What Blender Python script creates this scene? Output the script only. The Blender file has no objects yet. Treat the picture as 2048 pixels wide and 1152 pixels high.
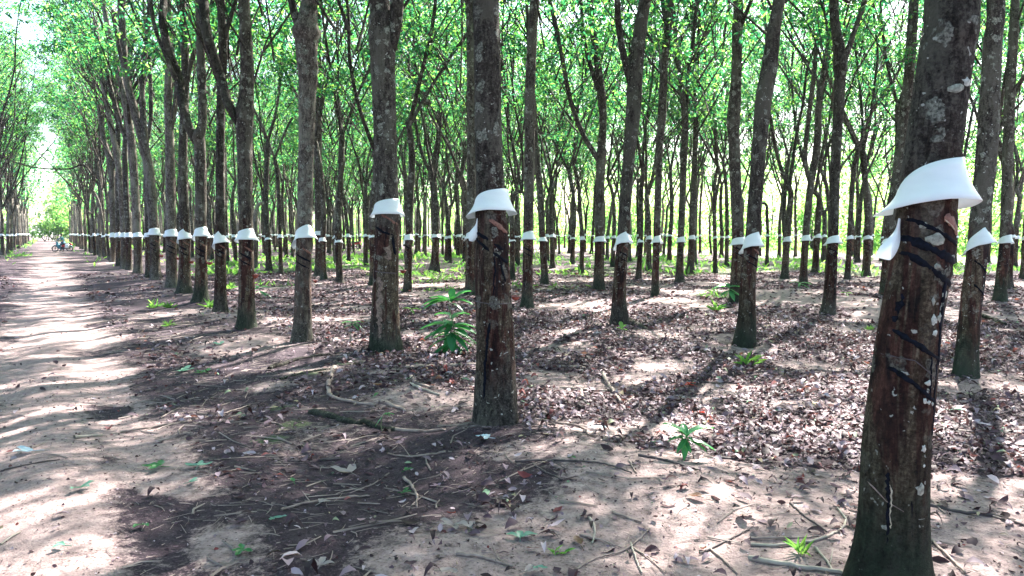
import bpy, math, random
import numpy as np
from mathutils import Vector, Matrix

R = math.radians
rng = np.random.default_rng(7)
random.seed(7)
sc = bpy.context.scene
col = sc.collection

# ------------------------------------------------------------------ camera
CAMH, F, HOR = 1.55, 1539.0, 468.0
PITCH = math.atan((576 - HOR) / F)
cam_d = bpy.data.cameras.new('camera')
cam = bpy.data.objects.new('camera', cam_d); col.objects.link(cam)
cam.location = (0, 0, CAMH)
cam.rotation_euler = (R(90) - PITCH, 0, 0)
cam_d.sensor_width = 36; cam_d.lens = F / 2048 * 36
cam_d.clip_start = 0.05; cam_d.clip_end = 3000
sc.camera = cam

# ------------------------------------------------------------------ light
SUN_AZ, SUN_EL = R(30), R(47)
sdir = Vector((math.sin(SUN_AZ) * math.cos(SUN_EL), math.cos(SUN_AZ) * math.cos(SUN_EL), math.sin(SUN_EL)))
world = bpy.data.worlds.new('World'); sc.world = world; world.use_nodes = True
wn = world.node_tree; bg = wn.nodes['Background']
sky = wn.nodes.new('ShaderNodeTexSky'); sky.sky_type = 'NISHITA'; sky.sun_disc = False
sky.sun_elevation = SUN_EL; sky.sun_rotation = SUN_AZ
sky.air_density = 1.0; sky.dust_density = 2.5; sky.ozone_density = 1.0
wn.links.new(sky.outputs[0], bg.inputs[0]); bg.inputs[1].default_value = 0.07
sl = bpy.data.lights.new('sun', 'SUN'); sl.energy = 5.0; sl.angle = R(0.6); sl.color = (1.0, 0.95, 0.87)
so = bpy.data.objects.new('sun', sl); col.objects.link(so)
so.rotation_euler = (-sdir).to_track_quat('-Z', 'Y').to_euler()
so.location = (20, 40, 60)
sc.view_settings.view_transform = 'Standard'; sc.view_settings.look = 'None'
sc.view_settings.exposure = 3.3; sc.view_settings.gamma = 1
cy = sc.cycles
cy.max_bounces = 6; cy.diffuse_bounces = 4; cy.glossy_bounces = 2; cy.transmission_bounces = 4
cy.transparent_max_bounces = 4; cy.sample_clamp_indirect = 6
cy.use_denoising = True
try: cy.denoiser = 'OPENIMAGEDENOISE'; cy.denoising_input_passes = 'RGB_ALBEDO_NORMAL'
except Exception: pass

# ------------------------------------------------------------------ field geometry
RA = math.atan((1024 - 100) / F)              # planting rows run this far left of the view
U = np.array([-math.sin(RA), math.cos(RA)])   # along the rows
NV = np.array([math.cos(RA), math.sin(RA)])   # across the rows
def rowc(x, y): return x * NV[0] + y * NV[1], x * U[0] + y * U[1]
def fromrow(n, s): return n * NV[0] + s * U[0], n * NV[1] + s * U[1]

_tab = np.random.default_rng(3).random((256, 256))
def vnoise(x, y, sc_=1.0, off=0.0):
    x = np.asarray(x, float) * sc_ + 37.3 + off; y = np.asarray(y, float) * sc_ + 91.7 - off
    xi = np.floor(x).astype(int); yi = np.floor(y).astype(int); fx = x - xi; fy = y - yi
    fx = fx * fx * (3 - 2 * fx); fy = fy * fy * (3 - 2 * fy)
    a = _tab[xi & 255, yi & 255]; b = _tab[(xi + 1) & 255, yi & 255]
    c = _tab[xi & 255, (yi + 1) & 255]; d = _tab[(xi + 1) & 255, (yi + 1) & 255]
    return (a * (1 - fx) + b * fx) * (1 - fy) + (c * (1 - fx) + d * fx) * fy
def fbm(x, y, s, o=3, off=0.0):
    v = 0; a = .5; t = 0
    for i in range(o):
        v = v + a * vnoise(x, y, s * 2 ** i, off + 13 * i); t += a; a *= .5
    return v / t
def height(x, y):
    x = np.asarray(x, float); y = np.asarray(y, float)
    n, s = rowc(x, y)
    h = 0.07 * np.exp(-((n - 2.9) / 0.9) ** 2) + 0.05 * np.exp(-((n + 3) / 0.8) ** 2)
    h = h - 0.035 * np.exp(-((np.abs(n) - 0.45) / 0.25) ** 2)
    h = h + 0.16 * (fbm(x, y, 0.45, 2) - .5) + 0.07 * (fbm(x, y, 1.7, 3, 5) - .5) * np.where(np.abs(n) < 0.8, .45, 1)
    return h * np.clip(1.3 - np.hypot(x, y) / 160, 0.3, 1) - 0.02

cp, sp = math.cos(PITCH), math.sin(PITCH)
def ray(px, py):
    u = (px - 1024) / F; v = (576 - py) / F
    return np.array([u, cp + v * sp, -sp + v * cp])
def at_depth(px, py, Y):                       # point at forward distance Y
    d = ray(px, py); t = Y / d[1]; return np.array([d[0] * t, Y, CAMH + d[2] * t])
def on_ground(px, py):
    d = ray(px, py); h = 0.0
    for _ in range(12):
        t = (CAMH - h) / -d[2]; h = float(height(d[0] * t, d[1] * t))
    return np.array([d[0] * t, d[1] * t, h])
def pxscale(Y): return F / (Y * cp + 0 * sp)   # pixels per metre at distance Y

# ------------------------------------------------------------------ materials
def nt(name):
    m = bpy.data.materials.new(name); m.use_nodes = True
    t = m.node_tree; b = t.nodes['Principled BSDF']; return m, t, b
def N(t, typ, **kw):
    n = t.nodes.new(typ)
    for k, v in kw.items(): setattr(n, k, v)
    return n
def noise(t, vec, scale, detail=4, rough=.55, dist=0.0):
    n = N(t, 'ShaderNodeTexNoise'); n.inputs['Scale'].default_value = scale
    n.inputs['Detail'].default_value = detail; n.inputs['Roughness'].default_value = rough
    n.inputs['Distortion'].default_value = dist
    if vec is not None: t.links.new(vec, n.inputs['Vector'])
    return n.outputs['Fac']
def ramp(t, fac, stops, interp='LINEAR'):
    r = N(t, 'ShaderNodeValToRGB'); cr = r.color_ramp; cr.interpolation = interp
    while len(cr.elements) < len(stops): cr.elements.new(0.5)
    for e, (p, c) in zip(cr.elements, stops):
        e.position = p; e.color = (c[0], c[1], c[2], 1) if not isinstance(c, (int, float)) else (c, c, c, 1)
    t.links.new(fac, r.inputs[0]); return r.outputs[0]
def mix(t, fac, a, b, mode='MIX'):
    m = N(t, 'ShaderNodeMix', data_type='RGBA', blend_type=mode)
    for s, v in ((m.inputs[0], fac), (m.inputs[6], a), (m.inputs[7], b)):
        if isinstance(v, (int, float)): s.default_value = v
        elif isinstance(v, tuple): s.default_value = (*v, 1)
        else: t.links.new(v, s)
    return m.outputs[2]
def mth(t, op, a, b=0.0, clamp=False):
    m = N(t, 'ShaderNodeMath', operation=op); m.use_clamp = clamp
    for s, v in ((m.inputs[0], a), (m.inputs[1], b)):
        if isinstance(v, (int, float)): s.default_value = v
        else: t.links.new(v, s)
    return m.outputs[0]
def vscale(t, vec, s):
    m = N(t, 'ShaderNodeMapping'); m.inputs['Scale'].default_value = s
    t.links.new(vec, m.inputs['Vector']); return m.outputs[0]
def bump(t, b, h, strength, dist):
    n = N(t, 'ShaderNodeBump'); n.inputs['Strength'].default_value = strength; n.inputs['Distance'].default_value = dist
    t.links.new(h, n.inputs['Height']); t.links.new(n.outputs[0], b.inputs['Normal'])
def plain(name, c, rough=.6, metal=0.0, var=.25, scale=12):
    m, t, b = nt(name)
    tc = N(t, 'ShaderNodeTexCoord').outputs['Object']
    f = noise(t, tc, scale, 4)
    c2 = ramp(t, f, [(.3, tuple(v * (1 - var) for v in c)), (.7, tuple(min(1, v * (1 + var)) for v in c))])
    t.links.new(c2, b.inputs['Base Color']); b.inputs['Roughness'].default_value = rough; b.inputs['Metallic'].default_value = metal
    return m

def bark_material(name, red=1.0, lichen=1.0, light=1.0, mossy=False):
    m, t, b = nt(name)
    tc = N(t, 'ShaderNodeTexCoord').outputs['Object']
    oi = N(t, 'ShaderNodeObjectInfo').outputs['Random']
    va = N(t, 'ShaderNodeVectorMath', operation='ADD'); t.links.new(tc, va.inputs[0])
    cx = N(t, 'ShaderNodeCombineXYZ'); t.links.new(mth(t, 'MULTIPLY', oi, 7.0), cx.inputs[0]); t.links.new(cx.outputs[0], va.inputs[1])
    v = va.outputs[0]
    z = N(t, 'ShaderNodeSeparateXYZ'); t.links.new(tc, z.inputs[0]); z = z.outputs[2]
    g1 = noise(t, vscale(t, v, (30, 30, 12)), 1.0, 8, .72, .3)
    g2 = noise(t, vscale(t, v, (60, 60, 75)), 1.0, 6, .75, .2)
    grain = mth(t, 'ADD', mth(t, 'MULTIPLY', g1, .55), mth(t, 'MULTIPLY', g2, .45))
    blotch = noise(t, vscale(t, v, (3.5, 3.5, 1.6)), 1.0, 4, .6, .6)
    L = light
    c = ramp(t, grain, [(.38, (.010 * L, .008 * L, .008 * L)), (.5, (.050 * L, .040 * L, .036 * L)), (.62, (.17 * L, .145 * L, .13 * L))])
    c = mix(t, ramp(t, mth(t, 'ADD', blotch, mth(t, 'MULTIPLY', mth(t, 'SUBTRACT', grain, .5), .8)), [(.46, 0.0), (.60, .75)]), c, (.13 * L, .118 * L, .10 * L))
    # red-brown tapped panel below the guard
    nz = mth(t, 'ADD', z, mth(t, 'MULTIPLY', mth(t, 'SUBTRACT', blotch, .5), 1.1))
    panel = ramp(t, mth(t, 'DIVIDE', nz, 4.0), [(.05, 0.0), (.12, .95 * red), (.36, .9 * red), (.46, 0.0)])
    pc = ramp(t, mth(t, 'ADD', mth(t, 'MULTIPLY', noise(t, vscale(t, v, (14, 14, 3.5)), 1.0, 7, .75, .5), .55), mth(t, 'MULTIPLY', grain, .45)), [(.40, (.006, .004, .006)), (.50, (.036, .014, .012)), (.58, (.10, .042, .032)), (.66, (.24, .155, .12))])
    strip = noise(t, vscale(t, v, (7, 7, .8)), 1.0, 3, .6, .8)
    pc = mix(t, ramp(t, strip, [(.50, 0.0), (.54, .9)]), pc, ramp(t, grain, [(.40, (.016, .012, .009)), (.5, (.07, .05, .034)), (.62, (.22, .18, .13))]))
    pc = mix(t, ramp(t, strip, [(.36, .9), (.42, 0.0)]), pc, (.008, .006, .009))
    c = mix(t, panel, c, pc)
    # lichen: big grey-green patches and small white dots
    vo = N(t, 'ShaderNodeTexVoronoi'); vo.inputs['Scale'].default_value = 9.0
    vd = N(t, 'ShaderNodeVectorMath', operation='ADD'); t.links.new(v, vd.inputs[0])
    nn = N(t, 'ShaderNodeTexNoise'); nn.inputs['Scale'].default_value = 22; t.links.new(v, nn.inputs['Vector'])
    ns = N(t, 'ShaderNodeVectorMath', operation='SCALE'); t.links.new(nn.outputs['Color'], ns.inputs[0]); ns.inputs['Scale'].default_value = .11
    t.links.new(ns.outputs[0], vd.inputs[1]); t.links.new(vd.outputs[0], vo.inputs['Vector'])
    pick = N(t, 'ShaderNodeSeparateColor'); t.links.new(vo.outputs['Color'], pick.inputs[0])
    big = mth(t, 'MULTIPLY', ramp(t, vo.outputs['Distance'], [(.34, 1.0), (.42, 0.0)]), ramp(t, pick.outputs[0], [(.50, 0.0), (.75, .85 * lichen)]))
    big = mth(t, 'MULTIPLY', big, ramp(t, mth(t, 'DIVIDE', z, 4.0), [(.08, .15), (.45, 1.0)]))
    c = mix(t, big, c, ramp(t, noise(t, v, 70, 5, .7), [(.40, (.06, .06, .055)), (.60, (.36, .36, .31))]))
    v2 = N(t, 'ShaderNodeTexVoronoi'); v2.inputs['Scale'].default_value = 26.0; t.links.new(vd.outputs[0], v2.inputs['Vector'])
    p2 = N(t, 'ShaderNodeSeparateColor'); t.links.new(v2.outputs['Color'], p2.inputs[0])
    dots = mth(t, 'MULTIPLY', ramp(t, v2.outputs['Distance'], [(.16, 1.0), (.26, 0.0)]), ramp(t, p2.outputs[1], [(.76, 0.0), (.84, .9 * lichen)]))
    c = mix(t, dots, c, (.50, .49, .45))
    # moss at the foot
    moss = mth(t, 'MULTIPLY', ramp(t, nz, [(.10, .8), (.45, 0.0)]), ramp(t, oi, [(.3, .15), (.7, .9)]))
    if mossy: moss = mth(t, 'MULTIPLY', ramp(t, nz, [(.18, .85), (.75, 0.0)]), ramp(t, grain, [(.42, .45), (.52, 1.0)]))
    c = mix(t, moss, c, ramp(t, grain, [(.38, (.004, .012, .008)), (.62, (.022, .038, .022))]))
    # tree to tree difference
    hs = N(t, 'ShaderNodeHueSaturation'); t.links.new(c, hs.inputs['Color'])
    t.links.new(mth(t, 'ADD', mth(t, 'MULTIPLY', oi, .5), .72), hs.inputs['Value'])
    t.links.new(hs.outputs[0], b.inputs['Base Color'])
    b.inputs['Roughness'].default_value = .9; b.inputs['Specular IOR Level'].default_value = .12
    hh = mth(t, 'ADD', grain, mth(t, 'MULTIPLY', blotch, .8))
    hh = mth(t, 'ADD', hh, mth(t, 'MULTIPLY', big, .25))
    bump(t, b, hh, 1.0, .035)
    return m

def leaf_material(name, stops, tstops, trans=.5, gloss=.35):
    m = bpy.data.materials.new(name); m.use_nodes = True; t = m.node_tree
    for n in list(t.nodes):
        if n.type != 'OUTPUT_MATERIAL': t.nodes.remove(n)
    out = [n for n in t.nodes if n.type == 'OUTPUT_MATERIAL'][0]
    g = N(t, 'ShaderNodeNewGeometry').outputs['Random Per Island']
    pb = N(t, 'ShaderNodeBsdfPrincipled'); pb.inputs['Roughness'].default_value = gloss; pb.inputs['Specular IOR Level'].default_value = .3
    t.links.new(ramp(t, g, stops), pb.inputs['Base Color'])
    tr = N(t, 'ShaderNodeBsdfTranslucent'); t.links.new(ramp(t, g, tstops), tr.inputs[0])
    mx = N(t, 'ShaderNodeMixShader'); mx.inputs[0].default_value = trans
    t.links.new(pb.outputs[0], mx.inputs[1]); t.links.new(tr.outputs[0], mx.inputs[2]); t.links.new(mx.outputs[0], out.inputs[0])
    return m

M = {}
M['bark'] = bark_material('bark_grey_brown', light=.75)
M['bark_pale'] = bark_material('bark_pale', red=.7, lichen=1.0, light=1.7)
M['bark_hero'] = bark_material('bark_old', red=1.0, lichen=1.0, light=.85)
M['bark_moss'] = bark_material('bark_mossy_foot', light=.85, mossy=True)
M['limb'] = bark_material('bark_limb', red=0.0, lichen=.8, light=.75)
M['leaf'] = leaf_material('rubber_leaf', [(0, (.010, .045, .032)), (.5, (.02, .07, .042)), (1, (.045, .11, .04))],
                          [(0, (.012, .11, .06)), (.48, (.045, .27, .085)), (.78, (.17, .52, .09)), (1, (.42, .74, .12))], .56, .38)
M['bush'] = leaf_material('bush_leaf', [(0, (.04, .11, .04)), (1, (.12, .24, .06))], [(0, (.12, .42, .10)), (1, (.45, .70, .14))], .55, .5)
M['sapling'] = leaf_material('sapling_leaf', [(0, (.018, .10, .05)), (.8, (.045, .20, .085)), (1, (.09, .24, .05))], [(0, (.04, .28, .06)), (.7, (.10, .42, .07)), (1, (.35, .70, .06))], .4, .28)
M['weed'] = leaf_material('grass_blade', [(0, (.05, .15, .04)), (1, (.14, .30, .07))], [(0, (.15, .45, .08)), (1, (.4, .7, .12))], .45, .5)
M['litter'] = leaf_material('dry_leaf', [(0, (.014, .007, .010)), (.4, (.034, .017, .026)), (.64, (.08, .047, .066)), (.82, (.19, .135, .17)), (.96, (.44, .36, .40)), (.965, (.16, .03, .03)), (.98, (.09, .02, .03)), (.985, (.10, .24, .15)), (1, (.36, .26, .17))],
                            [(0, (.05, .02, .02)), (.5, (.22, .12, .12)), (.9, (.4, .3, .28)), (1, (.5, .1, .06))], .12, .7)
M['twig'] = plain('dry_twig', (.17, .13, .12), .8, var=.6, scale=3)
M['stick'] = plain('fallen_stick', (.20, .15, .13), .8, var=.55, scale=14)
M['stick_pale'] = plain('bare_stick', (.25, .22, .185), .7, var=.3, scale=14)
M['stick_dark'] = plain('dark_stick', (.06, .045, .045), .8, var=.5, scale=14)
M['stem'] = plain('green_stem', (.10, .13, .05), .6)
M['band'] = plain('dark_resin', (.004, .005, .010), .85, var=.8, scale=60)
M['band'].node_tree.nodes['Principled BSDF'].inputs['Specular IOR Level'].default_value = .12
M['cut'] = plain('fresh_cut_bark', (.17, .075, .055), .7, var=.5, scale=50)
M['bare'] = plain('bare_inner_bark', (.17, .115, .092), .85, var=.65, scale=38)
M['latex'] = plain('dried_latex', (.34, .29, .22), .6, var=.5, scale=60)
M['lichen'] = plain('grey_lichen', (.20, .20, .17), .8, var=.6, scale=70)
M['flake'] = plain('white_flake', (.34, .34, .31), .8, var=.4, scale=70)
M['wire'] = plain('wire', (.10, .08, .09), .5, .6)
M['cup'] = plain('red_clay', (.30, .055, .035), .55, var=.4, scale=30)
def guard_mat():
    m = bpy.data.materials.new('white_plastic_sheet'); m.use_nodes = True; t = m.node_tree
    pb = t.nodes['Principled BSDF']; out = [n for n in t.nodes if n.type == 'OUTPUT_MATERIAL'][0]
    tc = N(t, 'ShaderNodeTexCoord').outputs['Object']
    c = ramp(t, noise(t, vscale(t, tc, (5, 5, 14)), 1.0, 5, .6), [(.3, (.83, .85, .87)), (.6, (.92, .94, .95))])
    t.links.new(c, pb.inputs['Base Color']); pb.inputs['Roughness'].default_value = .38
    tr = N(t, 'ShaderNodeBsdfTranslucent'); tr.inputs[0].default_value = (.78, .85, .9, 1)
    mx = N(t, 'ShaderNodeMixShader'); mx.inputs[0].default_value = .3
    t.links.new(pb.outputs[0], mx.inputs[1]); t.links.new(tr.outputs[0], mx.inputs[2]); t.links.new(mx.outputs[0], out.inputs[0])
    return m
M['guard'] = guard_mat()

def ground_material():
    m, t, b = nt('plantation_soil')
    tc = N(t, 'ShaderNodeTexCoord').outputs['Object']
    at = N(t, 'ShaderNodeVertexColor'); at.layer_name = 'soil'
    sp_ = N(t, 'ShaderNodeSeparateColor'); t.links.new(at.outputs[0], sp_.inputs[0])
    sand, lit, grn = sp_.outputs[0], sp_.outputs[1], sp_.outputs[2]
    n1 = noise(t, tc, 2.2, 6, .62, .6); n2 = noise(t, tc, 14, 6, .7, .3); n3 = noise(t, tc, 70, 4, .7)
    vo = N(t, 'ShaderNodeTexVoronoi'); vo.inputs['Scale'].default_value = 42; t.links.new(tc, vo.inputs['Vector'])
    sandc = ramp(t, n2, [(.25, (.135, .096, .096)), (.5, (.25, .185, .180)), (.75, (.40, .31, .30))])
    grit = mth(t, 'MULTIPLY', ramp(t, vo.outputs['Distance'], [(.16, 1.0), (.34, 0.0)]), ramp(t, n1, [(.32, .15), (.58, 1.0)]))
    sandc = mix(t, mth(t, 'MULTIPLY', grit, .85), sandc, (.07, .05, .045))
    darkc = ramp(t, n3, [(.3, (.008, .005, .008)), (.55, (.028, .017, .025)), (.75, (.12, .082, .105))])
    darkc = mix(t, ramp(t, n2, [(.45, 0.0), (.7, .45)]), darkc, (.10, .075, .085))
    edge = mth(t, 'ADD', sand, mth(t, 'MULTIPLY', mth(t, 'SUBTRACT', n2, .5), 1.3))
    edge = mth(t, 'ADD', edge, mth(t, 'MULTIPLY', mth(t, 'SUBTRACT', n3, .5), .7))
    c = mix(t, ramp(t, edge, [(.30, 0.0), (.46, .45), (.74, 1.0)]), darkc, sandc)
    # far litter read as speckle
    v2 = N(t, 'ShaderNodeTexVoronoi'); v2.inputs['Scale'].default_value = 15; t.links.new(tc, v2.inputs['Vector'])
    pc = N(t, 'ShaderNodeSeparateColor'); t.links.new(v2.outputs['Color'], pc.inputs[0])
    lc = ramp(t, pc.outputs[0], [(0, (.015, .008, .012)), (.5, (.05, .03, .038)), (.8, (.15, .11, .125)), (1, (.30, .24, .26))])
    c = mix(t, mth(t, 'MULTIPLY', lit, .8), c, lc)
    gm = mth(t, 'ADD', grn, mth(t, 'MULTIPLY', mth(t, 'SUBTRACT', n2, .55), 1.6))
    c = mix(t, ramp(t, gm, [(.45, 0.0), (.75, .75)]), c, ramp(t, n3, [(.3, (.03, .055, .02)), (.7, (.08, .13, .045))]))
    t.links.new(c, b.inputs['Base Color']); b.inputs['Roughness'].default_value = .92; b.inputs['Specular IOR Level'].default_value = .2
    hh = mth(t, 'ADD', mth(t, 'MULTIPLY', n2, .8), mth(t, 'ADD', mth(t, 'MULTIPLY', n3, .35), mth(t, 'MULTIPLY', pc.outputs[1], mth(t, 'MULTIPLY', lit, .5))))
    bump(t, b, hh, .85, .035)
    return m
M['ground'] = ground_material()

# ------------------------------------------------------------------ object helpers
def tag(o, label=None, cat=None, group=None, kind=None):
    if label: o['label'] = label
    if cat: o['category'] = cat
    if group: o['group'] = group
    if kind: o['kind'] = kind
    return o
def empty(name, loc, rz=0.0):
    o = bpy.data.objects.new(name, None); col.objects.link(o)
    o.location = loc; o.rotation_euler = (0, 0, rz); o.empty_display_size = .2
    return o
def mesh(name, V, Fc, mats, smooth=True, mi=None):
    me = bpy.data.meshes.new(name)
    V = np.asarray(V, dtype=np.float32)
    if isinstance(Fc, np.ndarray):
        k = Fc.shape[1]; nf = len(Fc)
        me.vertices.add(len(V)); me.vertices.foreach_set('co', V.ravel())
        me.loops.add(nf * k); me.loops.foreach_set('vertex_index', Fc.ravel().astype(np.int32))
        me.polygons.add(nf); me.polygons.foreach_set('loop_start', np.arange(0, nf * k, k, dtype=np.int32))
        me.polygons.foreach_set('loop_total', np.full(nf, k, dtype=np.int32))
        me.update(calc_edges=True)
    else:
        me.from_pydata([tuple(v) for v in V], [], Fc)
    for mm in (mats if isinstance(mats, (list, tuple)) else [mats]): me.materials.append(mm)
    if mi is not None: me.polygons.foreach_set('material_index', np.asarray(mi, dtype=np.int32))
    if smooth: me.polygons.foreach_set('use_smooth', np.ones(len(me.polygons), dtype=bool))
    me.update(); return me
def obj(name, me, parent=None, loc=(0, 0, 0)):
    o = bpy.data.objects.new(name, me); col.objects.link(o); o.parent = parent; o.location = loc; return o

class Geo:
    def __init__(s): s.V = []; s.F = []; s.MI = []; s.n = 0
    def add(s, V, Fq, mi=0):
        V = np.asarray(V, float); Fq = np.asarray(Fq, int)
        s.V.append(V); s.F.append(Fq + s.n); s.MI.append(np.full(len(Fq), mi)); s.n += len(V)
    def mesh(s, name, mats, smooth=True):
        V = np.concatenate(s.V); F4 = [f for f in s.F]
        if all(f.shape[1] == F4[0].shape[1] for f in F4):
            return mesh(name, V, np.concatenate(F4), mats, smooth, np.concatenate(s.MI))
        FF = [tuple(int(i) for i in r) for f in F4 for r in f]
        return mesh(name, V, FF, mats, smooth, np.concatenate(s.MI))

def resample(P, Rr, step):
    P = np.asarray(P, float); Rr = np.asarray(Rr, float)
    d = np.r_[0, np.cumsum(np.linalg.norm(np.diff(P, axis=0), axis=1))]
    k = max(2, int(d[-1] / step) + 1); q = np.linspace(0, d[-1], k)
    # Catmull-Rom through the points
    out = []
    for v in q:
        i = min(max(np.searchsorted(d, v) - 1, 0), len(P) - 2); tt = (v - d[i]) / max(1e-9, d[i + 1] - d[i])
        p0 = P[max(i - 1, 0)]; p1 = P[i]; p2 = P[i + 1]; p3 = P[min(i + 2, len(P) - 1)]
        out.append(.5 * ((2 * p1) + (-p0 + p2) * tt + (2 * p0 - 5 * p1 + 4 * p2 - p3) * tt ** 2 + (-p0 + 3 * p1 - 3 * p2 + p3) * tt ** 3))
    return np.array(out), np.interp(q, d, Rr)
def tube(P, Rr, seg=10, rough=0.0, flare=None, seed=0, twist=0.0):
    """swept tube; returns V, F (quads). flare=(amount, height): buttressed foot measured from P[0]"""
    P = np.asarray(P, float); Rr = np.asarray(Rr, float); k = len(P)
    T = np.gradient(P, axis=0); T /= np.linalg.norm(T, axis=1)[:, None] + 1e-9
    ref = np.array([1.0, 0, 0]) if abs(T[0][0]) < .9 else np.array([0, 1.0, 0])
    A = ref - T * (T @ ref)[:, None]; A /= np.linalg.norm(A, axis=1)[:, None] + 1e-9
    B = np.cross(T, A)
    a = np.linspace(0, 2 * np.pi, seg, endpoint=False)
    L = np.r_[0, np.cumsum(np.linalg.norm(np.diff(P, axis=0), axis=1))]
    rr = Rr[:, None] * np.ones(seg)[None]
    if rough:
        ax = np.cos(a)[None] * 3 + seed * 5.1; ay = np.sin(a)[None] * 3 + L[:, None] * 2.2
        rr = rr * (1 + rough * (fbm(ax + 0 * ay, ay, 1.0, 2, seed) - .5) * 2)
        rr = rr * (1 + rough * .5 * (fbm(np.cos(a)[None] * 9 + 0 * ay, np.sin(a)[None] * 9 + L[:, None] * 6, 1.0, 2, seed + 3) - .5) * 2)
    if flare:
        amt, hh = flare; e = np.exp(-L / hh)
        ph = seed * 1.7
        lob = 1 + .35 * np.cos(4 * a + ph) + .2 * np.cos(7 * a + 2 * ph)
        rr = rr * (1 + amt * e[:, None] * lob[None])
    V = P[:, None, :] + rr[..., None] * (np.cos(a)[None, :, None] * A[:, None, :] + np.sin(a)[None, :, None] * B[:, None, :])
    i = np.arange(k - 1)[:, None]; j = np.arange(seg)[None]
    Fq = np.stack([i * seg + j, i * seg + (j + 1) % seg, (i + 1) * seg + (j + 1) % seg, (i + 1) * seg + j], -1).reshape(-1, 4)
    V = V.reshape(-1, 3)
    V = np.vstack([V, P[-1]]); c = len(V) - 1
    j = np.arange(seg); top = (k - 1) * seg
    cap = np.stack([top + j, top + (j + 1) % seg, np.full(seg, c), np.full(seg, c)], -1)
    # close with quads that share the centre twice is not legal: pair neighbouring edges instead
    if seg % 2 == 0:
        je = np.arange(0, seg, 2)
        cap = np.stack([top + je, top + je + 1, top + (je + 2) % seg, np.full(len(je), c)], -1)
        Fq = np.vstack([Fq, cap])
    return V, Fq

def leaves(P, D, Up, Ln, Wd, fold=.25, curl=0.0):
    """folded pointed leaves: 6 verts, 2 quads each, one island per leaf"""
    D = D / (np.linalg.norm(D, axis=1)[:, None] + 1e-9)
    S = np.cross(D, Up); S /= np.linalg.norm(S, axis=1)[:, None] + 1e-9
    Nn = np.cross(S, D)
    L = Ln[:, None]; W = Wd[:, None] * .5
    base = P; tip = P + D * L - Nn * L * curl
    mid1 = P + D * L * .35; mid2 = P + D * L * .72 - Nn * L * curl * .45
    v = np.stack([base, mid1 + S * W + Nn * W * fold, mid2 + S * W * .75 + Nn * W * fold * .6, tip,
                  mid2 - S * W * .75 + Nn * W * fold * .6, mid1 - S * W + Nn * W * fold], 1)
    n = len(P); o = np.arange(n)[:, None] * 6
    q = np.concatenate([o + np.array([[0, 1, 2, 3]]), o + np.array([[0, 3, 4, 5]])], 0)
    return v.reshape(-1, 3), q

# ------------------------------------------------------------------ tree kit
def fine_leaves(P, D, Up, Ln, Wd, fold, curl, r):
    """dry leaves with a bent midrib and raised wavy edges: 5 stations of 3 points"""
    D = D / (np.linalg.norm(D, axis=1)[:, None] + 1e-9); S = np.cross(D, Up); S /= np.linalg.norm(S, axis=1)[:, None] + 1e-9; Nn = np.cross(S, D)
    n = len(P); L = Ln[:, None]; W = Wd[:, None] * .5; cu = (r.normal(0, 1, n) * curl)[:, None]; tw = r.normal(0, .5, n)[:, None]; V = []
    for u, w in ((0, .05), (.22, .72), (.5, 1.0), (.78, .68), (1, .04)):
        c = P + D * L * u + Nn * L * cu * ((u - .5) ** 2 - .25) * -1.2 + S * L * .10 * tw * u * u
        e1 = (r.random((n, 1)) * fold * 1.6); e2 = (r.random((n, 1)) * fold * 1.6)
        V += [c - S * W * w + Nn * W * w * e1, c, c + S * W * w + Nn * W * w * e2]
    V = np.stack(V, 1).reshape(-1, 3); o = np.arange(n)[:, None] * 15
    Fq = np.concatenate([o + np.array([[3 * i + j, 3 * i + j + 1, 3 * i + j + 4, 3 * i + j + 3]]) for i in range(4) for j in (0, 1)])
    return V, Fq
def unit(v): return v / (np.linalg.norm(v, axis=-1, keepdims=True) + 1e-9)
def make_crown(seed, lo=5.4, hi=15.0, rad=2.7, clumps=36, whorls=12, per=12, lsize=.125):
    r = np.random.default_rng(seed); G = Geo(); W = []
    for c in range(clumps):
        f = r.random() ** .8; z = lo + (hi - lo) * f
        env = rad * (0.38 + .75 * math.sin(math.pi * min(1, (f * .85 + .1)))) 
        a = r.random() * 2 * math.pi; q = env * math.sqrt(r.random())
        cpos = np.array([math.cos(a) * q, math.sin(a) * q, z])
        root = np.array([cpos[0] * .25, cpos[1] * .25, z - .5 - q * .8])
        midp = (root + cpos) / 2 + r.normal(0, .1, 3)
        V, Fq = tube(np.array([root, midp, cpos]), np.array([.024, .014, .006]), 4); G.add(V, Fq, 1)
        k = whorls + int(r.integers(-3, 4)); sp_ = .22 + r.random() * .22
        pts = cpos + r.normal(0, 1, (k, 3)) * np.array([sp_, sp_, sp_ * .6])
        for p in pts[::3]:
            V, Fq = tube(np.array([cpos - [0, 0, .1], (cpos + p) / 2 + [0, 0, .04], p]), np.array([.008, .006, .004]), 4); G.add(V, Fq, 1)
        W.append(pts)
    W = np.concatenate(W); n = len(W)
    a = r.random((n, per)) * 2 * np.pi; el = r.normal(-.25, .4, (n, per))
    D = np.stack([np.cos(a) * np.cos(el), np.sin(a) * np.cos(el), np.sin(el)], -1).reshape(-1, 3)
    P = np.repeat(W, per, 0) + D * (.05 + .10 * r.random((n * per, 1)))
    Up = unit(np.array([0, 0, 1.0]) + r.normal(0, .45, (n * per, 3)))
    Ln = lsize * (.7 + .6 * r.random(n * per)); V, Fq = leaves(P, D, Up, Ln, Ln * .42, .3, .18)
    G.add(V, Fq, 0)
    return G.mesh('crown', [M['leaf'], M['limb']], smooth=False)

CROWNS = [make_crown(100 + i, clumps=(24, 32, 38, 46, 22, 40, 30)[i]) for i in range(7)]
CROWNS_HIGH = [make_crown(150 + i, lo=7.3, hi=15.5, rad=2.9, clumps=(28, 38, 44, 32)[i]) for i in range(4)]

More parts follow.
